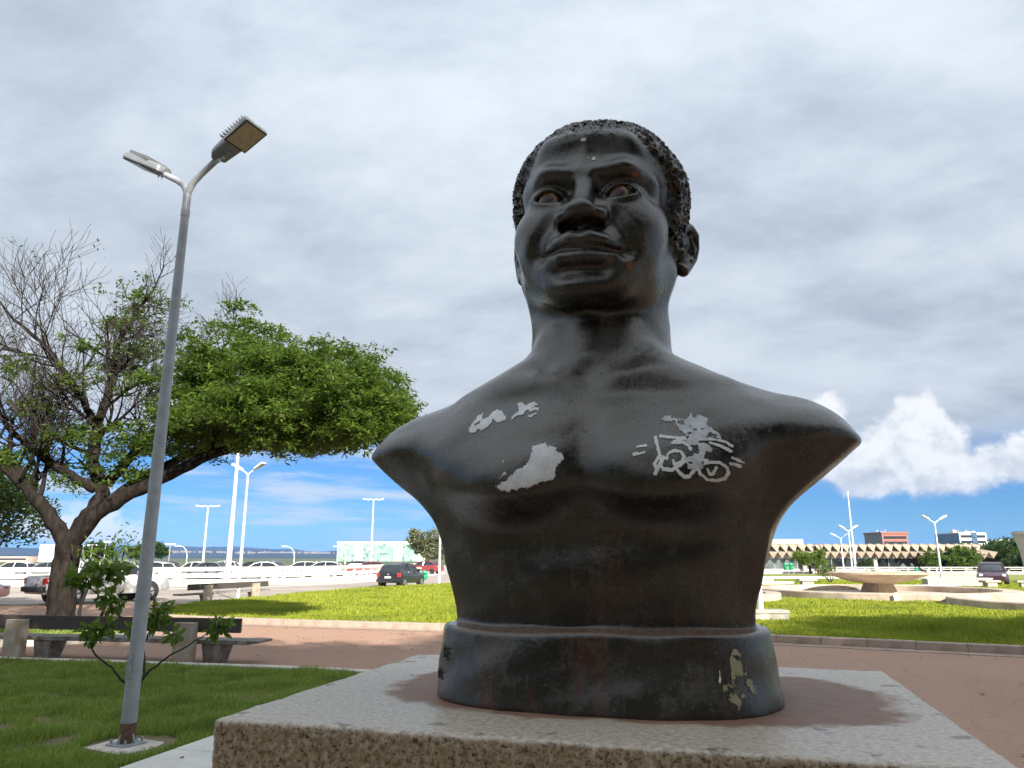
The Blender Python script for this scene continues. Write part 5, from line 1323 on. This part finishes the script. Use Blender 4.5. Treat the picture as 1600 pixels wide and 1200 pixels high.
# ---------------------------------------------------------------- bust
def bust_mat():
    m, t, b = mat_base('worn black painted bust')
    big = tnoise(t, 3.2, 7, .62); mid = tnoise(t, 12, 9, .70); fine = tnoise(t, 75, 6, .70); grit = tnoise(t, 210, 3, .6)
    stv = tnoise(t, 10, 8, .66, stretch=(3.4, 3.4, .35)); brush = tnoise(t, 30, 7, .7, stretch=(3, 3, .5))
    col = ramp(t, big, [(.32, (.0085, .0078, .0070)), (.52, (.017, .0150, .0128)), (.72, (.034, .029, .024))])
    col = tmix(t, ramp(t, mid, [(.47, (0, 0, 0)), (.60, (.8, .8, .8))]), col, (.040, .037, .033))
    tcn = mn(t, 'ShaderNodeTexCoord'); s3 = mn(t, 'ShaderNodeSeparateXYZ'); t.links.new(tcn.outputs['Object'], s3.inputs[0])
    # rain streaks of lime and rust on the belly and plinth
    low_ = ramp(t, s3.outputs[2], [(.0, (1, 1, 1)), (.36, (.8, .8, .8)), (.46, (0, 0, 0))])
    col = tmix(t, tmath(t, 'MULTIPLY', ramp(t, stv, [(.57, (0, 0, 0)), (.66, (.6, .6, .6))]), low_), col, (.085, .078, .068))
    rust = tnoise(t, 5.5, 7, .66, stretch=(2.2, 2.2, .6))
    col = tmix(t, tmath(t, 'MULTIPLY', ramp(t, rust, [(.53, (0, 0, 0)), (.64, (.8, .8, .8))]), low_), col, (.075, .022, .015))
    col = tmix(t, ramp(t, tnoise(t, 6.5, 6, .65), [(.62, (0, 0, 0)), (.72, (.55, .55, .55))]), col, (.060, .034, .022))
    # upper slopes painted paler for light from above, plus dusting broken by wear
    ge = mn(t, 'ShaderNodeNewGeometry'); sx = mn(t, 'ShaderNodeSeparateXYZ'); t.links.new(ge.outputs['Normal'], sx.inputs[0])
    toplit = tmath(t, 'ADD', sx.outputs[2], tmath(t, 'MULTIPLY', tmath(t, 'SUBTRACT', mid, .5), 1.5))
    toplit = tmath(t, 'ADD', toplit, tmath(t, 'MULTIPLY', tmath(t, 'SUBTRACT', fine, .5), .8))
    col = tmix(t, ramp(t, toplit, [(.05, (0, 0, 0)), (.70, (.62, .62, .62))]), col, (.118, .108, .096))
    # chips and flecks
    col = tmix(t, ramp(t, tnoise(t, 95, 4, .7), [(.67, (0, 0, 0)), (.71, (.7, .7, .7))]), col, (.17, .155, .135))
    col = tmix(t, ramp(t, tnoise(t, 60, 3, .6), [(.27, (.85, .85, .85)), (.32, (0, 0, 0))]), col, (.005, .005, .005))
    # red earth settled on the ledge
    led = tmath(t, 'MULTIPLY', ramp(t, sx.outputs[2], [(.6, (0, 0, 0)), (.9, (1, 1, 1))]), ramp(t, s3.outputs[2], [(.16, (1, 1, 1)), (.19, (0, 0, 0))]))
    col = tmix(t, tmath(t, 'MULTIPLY', led, .85), col, (.24, .15, .10))
    t.links.new(col, b.inputs['Base Color'])
    rg = tmath(t, 'ADD', tmath(t, 'MULTIPLY', mid, .70), tmath(t, 'MULTIPLY', fine, .40)); rg = tmath(t, 'MAXIMUM', tmath(t, 'ADD', rg, -.31), .15)
    t.links.new(rg, b.inputs['Roughness']); b.inputs['Specular IOR Level'].default_value = .95; b.inputs['Specular Tint'].default_value = (1, .95, .88, 1)
    pit = ramp(t, tnoise(t, 60, 3, .6), [(.27, (0, 0, 0)), (.33, (1, 1, 1))])
    h = tmath(t, 'ADD', tmath(t, 'MULTIPLY', mid, .8), tmath(t, 'MULTIPLY', fine, .45))
    h = tmath(t, 'ADD', h, tmath(t, 'MULTIPLY', brush, .45)); h = tmath(t, 'ADD', h, tmath(t, 'MULTIPLY', grit, .12))
    tbump(t, b, tmath(t, 'ADD', h, tmath(t, 'MULTIPLY', pit, .45)), .45, .0050); return m
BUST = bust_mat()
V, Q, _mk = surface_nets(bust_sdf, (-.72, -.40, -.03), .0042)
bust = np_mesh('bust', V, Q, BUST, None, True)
bust.location = BL; bust.rotation_euler = (0, 0, BR)
tag(bust, 'weathered black bust of a man on a moulded base, with paint marks', 'bust')
# eyes
def eye_mat():
    m, t, b = mat_base('rusty painted eye')
    tcn = mn(t, 'ShaderNodeTexCoord'); n_ = mn(t, 'ShaderNodeVectorMath', operation='DISTANCE'); t.links.new(tcn.outputs['Object'], n_.inputs[0]); n_.inputs[1].default_value = (0, -.052, .002)
    d_ = tmath(t, 'ADD', n_.outputs['Value'], tmath(t, 'MULTIPLY', tmath(t, 'SUBTRACT', tnoise(t, 160, 5, .7), .5), .012))
    t.links.new(ramp(t, tmath(t, 'MULTIPLY', d_, 20), [(.0, (.006, .005, .005)), (.17, (.008, .006, .005)), (.21, (.12, .030, .016)), (.30, (.16, .055, .026)), (.38, (.42, .29, .17)), (.45, (.26, .18, .11)), (.50, (.022, .020, .018)), (1, (.020, .019, .018))]), b.inputs['Base Color'])
    b.inputs['Roughness'].default_value = .35; tbump(t, b, tnoise(t, 120, 4), .3, .003); return m
EYE = eye_mat()
rr = R(2.5)
for sx in (-1, 1):
    X = sx * .086; Z = .141; n_ = 32
    mb = MB().lathe([(.0520 * math.sin(math.pi * i / 20) + 1e-5, -.0520 * math.cos(math.pi * i / 20)) for i in range(21)], n_)
    o = mb.build('eye', EYE, bust, True); o.location = (.006 + X * math.cos(rr) + Z * math.sin(rr), -.168, 1.0 - X * math.sin(rr) + Z * math.cos(rr)); o.rotation_euler = (0, 0, R(-5))
# ---------------------------------------------------------------- paint marks on the bust: thin skins of paint laid on the surface
def fnoise(x, y, sc, seed):
    rs = np.random.RandomState(seed); T = rs.uniform(-1, 1, (64, 64)); s_ = 0.; a_ = 1.
    for o_ in range(4):
        u = x / sc * 2**o_ + o_ * 7.3; v = y / sc * 2**o_ + o_ * 3.1; i = np.floor(u).astype(int); j = np.floor(v).astype(int); fu = u - i; fv = v - j
        fu = fu * fu * (3 - 2 * fu); fv = fv * fv * (3 - 2 * fv); g_ = lambda p, q: T[p % 64, q % 64]
        s_ = s_ + a_ * ((g_(i, j) * (1 - fu) + g_(i + 1, j) * fu) * (1 - fv) + (g_(i, j + 1) * (1 - fu) + g_(i + 1, j + 1) * fu) * fv); a_ *= .55
    return s_
def on_surface(x, z):
    y = np.full(len(x), -.40)
    for _ in range(60):
        d_, _m = bust_sdf(x, y, z); y = y + np.clip(d_, -.02, .02) * .8
    return y
def paint_skin(name, shapes, mat, cell=.0013, rag=.003, wear=0., seed=1, lift=.0014):
    """shapes: ('poly', pts) or ('line', pts, halfwidth) in the bust's own x,z"""
    al = np.concatenate([np.array(s_[1]) for s_ in shapes]); pad = .012
    x = np.arange(al[:, 0].min() - pad, al[:, 0].max() + pad, cell); z = np.arange(al[:, 1].min() - pad, al[:, 1].max() + pad, cell)
    X, Z = np.meshgrid(x, z, indexing='ij'); d_ = np.full(X.shape, 9.)
    jx = fnoise(X, Z, .010, seed) * rag * 1.1
    for s_ in shapes:
        p = np.array(s_[1], float)
        seg = list(zip(p[:-1], p[1:])) + ([(p[-1], p[0])] if s_[0] == 'poly' else [])
        dm = np.full(X.shape, 9.)
        for a, b in seg:
            v = b - a; t_ = np.clip(((X - a[0]) * v[0] + (Z - a[1]) * v[1]) / (v.dot(v) + 1e-12), 0, 1)
            dm = np.minimum(dm, np.hypot(X - a[0] - t_ * v[0], Z - a[1] - t_ * v[1]))
        if s_[0] == 'poly': dm = np.where(inside([tuple(q) for q in p], X.ravel(), Z.ravel()).reshape(X.shape), -dm, dm)
        else: dm = dm - s_[2]
        d_ = np.minimum(d_, dm)
    m = (d_ + jx) < 0
    if wear: m &= fnoise(X, Z, .016, seed + 5) < wear
    ids = np.argwhere(m)
    if not len(ids): return None
    corners = np.concatenate([ids + np.array(o_) for o_ in ((0, 0), (1, 0), (1, 1), (0, 1))])
    uq, inv = np.unique(corners[:, 0] * 100000 + corners[:, 1], return_inverse=True)
    cx = x[0] + (uq // 100000) * cell - cell / 2; cz = z[0] + (uq % 100000) * cell - cell / 2
    y = on_surface(cx, cz)
    e = .003; n_ = np.stack([bust_sdf(cx + a, y + b, cz + c_)[0] - bust_sdf(cx - a, y - b, cz - c_)[0] for a, b, c_ in ((e, 0, 0), (0, e, 0), (0, 0, e))], 1)
    n_ /= np.linalg.norm(n_, axis=1)[:, None] + 1e-9
    V = np.stack([cx, y, cz], 1) + n_ * lift
    F = inv.reshape(4, -1).T
    return np_mesh(name, V, F, mat, bust, True)
PW = M('old white paint', (.84, .85, .85), .75, .14, 40, .3, 200); PW2 = M('white marker paint', (.80, .79, .76), .7, .10, 60)
PG = M('smeared grey white paint', (.58, .59, .59), .75, .25, 50); PY = M('yellowed old paint', (.55, .51, .36), .75, .25, 60, col2=(.40, .37, .18))
RUST = M('rust brown chip', (.24, .085, .04), .8, .3, 60)
MARKS = [
    ('paint_patch', [('poly', [(-0.2618, 0.579), (-0.2606, 0.5992), (-0.2443, 0.6216), (-0.2357, 0.6356), (-0.2372, 0.6114), (-0.2477, 0.5968), (-0.2267, 0.613), (-0.2057, 0.6408), (-0.1826, 0.6191), (-0.1737, 0.6019), (-0.1913, 0.6001), (-0.2054, 0.6057), (-0.2171, 0.5893), (-0.2312, 0.5836), (-0.2393, 0.5854), (-0.244, 0.5778)])], PW, {'seed': 3}),
    ('paint_patch', [('poly', [(-0.1603, 0.6055), (-0.1585, 0.6171), (-0.1514, 0.6237), (-0.1556, 0.6472), (-0.1439, 0.6475), (-0.1318, 0.6414), (-0.1162, 0.651), (-0.1059, 0.6405), (-0.1188, 0.6305), (-0.101, 0.6315), (-0.1002, 0.6196), (-0.114, 0.6051), (-0.1208, 0.6084), (-0.1069, 0.6224), (-0.1281, 0.6241), (-0.1392, 0.6164), (-0.1488, 0.6115)])], PW, {'seed': 5}),
    ('paint_patch', [('poly', [(-0.172, 0.4468), (-0.1568, 0.4611), (-0.1303, 0.4773), (-0.1121, 0.4902), (-0.1005, 0.5115), (-0.0984, 0.5383), (-0.0741, 0.5418), (-0.0595, 0.5271), (-0.0429, 0.5192), (-0.0363, 0.5037), (-0.047, 0.4825), (-0.0488, 0.4676), (-0.0717, 0.4563), (-0.0932, 0.4519), (-0.1086, 0.4364), (-0.1189, 0.4455), (-0.1287, 0.4366), (-0.1534, 0.4371), (-0.1673, 0.4364)])], PW, {'seed': 7, 'rag': 0.004}),
    ('paint_patch', [('poly', [(-0.1632, 0.5046), (-0.1593, 0.4996), (-0.1621, 0.4965)]), ('poly', [(-0.1687, 0.4622), (-0.1574, 0.48), (-0.1484, 0.4691), (-0.157, 0.4716)])], PW, {'seed': 9, 'rag': 0.001}),
    ('graffiti_bicycle', [('line', [(0.159, 0.543), (0.1638, 0.5227), (0.1678, 0.5032)], 0.0031), ('line', [(0.1678, 0.5032), (0.1572, 0.4846), (0.1632, 0.4735), (0.1585, 0.4646)], 0.0031), ('line', [(0.1643, 0.4995), (0.1729, 0.4918), (0.164, 0.4753), (0.1567, 0.4646)], 0.0031), ('line', [(0.1765, 0.4993), (0.1676, 0.4844), (0.1743, 0.4733), (0.1913, 0.4713), (0.207, 0.4841), (0.2154, 0.499), (0.2095, 0.5105), (0.1957, 0.5125), (0.1835, 0.5049), (0.1816, 0.4954), (0.173, 0.4993)], 0.0031), ('line', [(0.1936, 0.4916), (0.2014, 0.4695), (0.2143, 0.4572), (0.2246, 0.4591), (0.2319, 0.4698)], 0.0031), ('line', [(0.1985, 0.4841), (0.2158, 0.4896), (0.2052, 0.4804)], 0.0031), ('line', [(0.1697, 0.5456), (0.1927, 0.5421), (0.2173, 0.5396), (0.1996, 0.5339), (0.1943, 0.5292), (0.2136, 0.5306), (0.2238, 0.5238), (0.2287, 0.515)], 0.0031), ('line', [(0.2407, 0.4771), (0.2451, 0.4648), (0.258, 0.4529), (0.2749, 0.4518), (0.2924, 0.4576), (0.2992, 0.4682), (0.2971, 0.4786), (0.2839, 0.4869), (0.2669, 0.4883), (0.2547, 0.4845), (0.2603, 0.4919), (0.2467, 0.4935)], 0.0031), ('line', [(0.2593, 0.4746), (0.2627, 0.4635)], 0.0031), ('line', [(0.2628, 0.4652), (0.2696, 0.4654), (0.2765, 0.4772)], 0.0031), ('line', [(0.1237, 0.5226), (0.1397, 0.5245)], 0.0031), ('line', [(0.1168, 0.5054), (0.1374, 0.5096)], 0.0031), ('line', [(0.3095, 0.4986), (0.3309, 0.4902)], 0.0031), ('line', [(0.3056, 0.487), (0.3245, 0.4828)], 0.0031), ('line', [(0.2487, 0.5365), (0.2765, 0.5364), (0.2971, 0.5317), (0.3105, 0.5233)], 0.0031), ('line', [(0.2675, 0.5295), (0.2896, 0.522), (0.3073, 0.512)], 0.0031)], PW2, {'seed': 11, 'rag': 0.001}),
    ('paint_smear', [('poly', [(0.1729, 0.5859), (0.182, 0.5942), (0.1929, 0.5878), (0.2182, 0.5857), (0.231, 0.5916), (0.2267, 0.6045), (0.2402, 0.5946), (0.258, 0.5906), (0.2649, 0.584), (0.2693, 0.5651), (0.2842, 0.549), (0.2932, 0.5355), (0.2766, 0.5372), (0.2488, 0.5392), (0.2456, 0.5295), (0.2587, 0.5275), (0.2725, 0.5143), (0.2705, 0.5038), (0.258, 0.5142), (0.2555, 0.4992), (0.2481, 0.488), (0.2495, 0.4701), (0.2317, 0.467), (0.22, 0.4696), (0.2224, 0.4841), (0.216, 0.4953), (0.237, 0.5066), (0.2429, 0.5237), (0.2307, 0.5218), (0.2172, 0.5337), (0.221, 0.5456), (0.2089, 0.5625), (0.1964, 0.5749)])], PG, {'seed': 13, 'wear': 0.55, 'rag': 0.003}),
    ('peeled_paint', [('poly', [(0.2785, 0.1153), (0.2883, 0.1244), (0.2952, 0.1213), (0.3005, 0.1156), (0.3001, 0.1095), (0.2848, 0.1157)]), ('poly', [(0.2797, 0.1126), (0.284, 0.1131), (0.2927, 0.1065), (0.2998, 0.1054), (0.3025, 0.0943), (0.3009, 0.0713), (0.2963, 0.0771), (0.2905, 0.0748), (0.2865, 0.0778), (0.2859, 0.0591), (0.28, 0.0648), (0.28, 0.0862)]), ('poly', [(0.3042, 0.0976), (0.3095, 0.0909), (0.3104, 0.084), (0.3061, 0.0844)]), ('poly', [(0.3054, 0.0844), (0.3088, 0.0814), (0.3087, 0.0705), (0.3158, 0.069), (0.3204, 0.0453), (0.3238, 0.0422), (0.3168, 0.0457), (0.3073, 0.0613), (0.3049, 0.0682)])], PY, {'seed': 15, 'rag': 0.002, 'wear': 0.7}),
    ('peeled_paint', [('poly', [(0.2644, 0.0602), (0.2756, 0.0624), (0.2811, 0.0608), (0.2866, 0.0591), (0.2946, 0.0533), (0.3035, 0.0408), (0.2921, 0.0379), (0.2941, 0.0274), (0.2862, 0.0149), (0.2826, 0.0229), (0.2738, 0.0246), (0.2751, 0.0337), (0.2687, 0.0417), (0.2654, 0.0549)])], PY, {'seed': 17, 'rag': 0.004, 'wear': 0.3}),
    ('peeled_paint', [('line', [(0.2584, 0.0865), (0.2583, 0.0738), (0.2574, 0.0658)], 0.0016)], PW, {'seed': 19, 'rag': 0.0008}),
    ('paint_fleck', [('poly', [(0.0088, 1.2905), (0.0211, 1.2904), (0.0201, 1.284), (0.0102, 1.2831)])], PW, {'seed': 21, 'rag': 0.0012}),
    ('paint_fleck', [('poly', [(0.0353, 1.237), (0.043, 1.2381), (0.0422, 1.2297), (0.0345, 1.2278)])], PW, {'seed': 22, 'rag': 0.0012}),
    ('paint_fleck', [('poly', [(0.0234, 1.2388), (0.0275, 1.2384), (0.0262, 1.2344)])], PW, {'seed': 23, 'rag': 0.0012}),
    ('rust_chip', [('poly', [(0.1068, 0.9636), (0.116, 0.9629), (0.12, 0.952), (0.1146, 0.9402), (0.1057, 0.9399), (0.1078, 0.9498)])], RUST, {'seed': 25, 'rag': 0.002}),
    ('rust_chip', [('poly', [(0.1242, 1.1915), (0.1417, 1.1933), (0.1458, 1.1881), (0.1326, 1.1835), (0.125, 1.1867)])], RUST, {'seed': 27, 'rag': 0.002, 'wear': 0.4}),
]
for nm, sh, mt_, kw in MARKS: paint_skin(nm, sh, mt_, **kw)
LETTERS = [[(-0.332, -0.1888, 0.1107), (-0.3298, -0.1957, 0.0863)], [(-0.331, -0.1903, 0.1099), (-0.3235, -0.2003, 0.1067), (-0.3292, -0.1946, 0.1006), (-0.3224, -0.2032, 0.0893)], [(-0.3176, -0.2067, 0.1085), (-0.3184, -0.2074, 0.0837)], [(-0.3168, -0.2076, 0.1077), (-0.309, -0.2152, 0.107)], [(-0.3169, -0.2082, 0.0971), (-0.3115, -0.2134, 0.097)], [(-0.3184, -0.2074, 0.0837), (-0.3138, -0.2115, 0.0835)], [(-0.347, -0.1758, 0.0608), (-0.3396, -0.1859, 0.058), (-0.3414, -0.184, 0.0452), (-0.35, -0.1703, 0.0402), (-0.3522, -0.1669, 0.0532), (-0.347, -0.1758, 0.0608)], [(-0.3358, -0.1905, 0.0587), (-0.3361, -0.1919, 0.0421), (-0.3313, -0.1983, 0.0419)], [(-0.3263, -0.2017, 0.0553), (-0.3264, -0.2018, 0.0539)]]
for lt in LETTERS:
    mb = MB().tube([(a, b, c_, .0028) for a, b, c_ in lt], 6); mb.build('incised_stroke', BLACKP, bust)
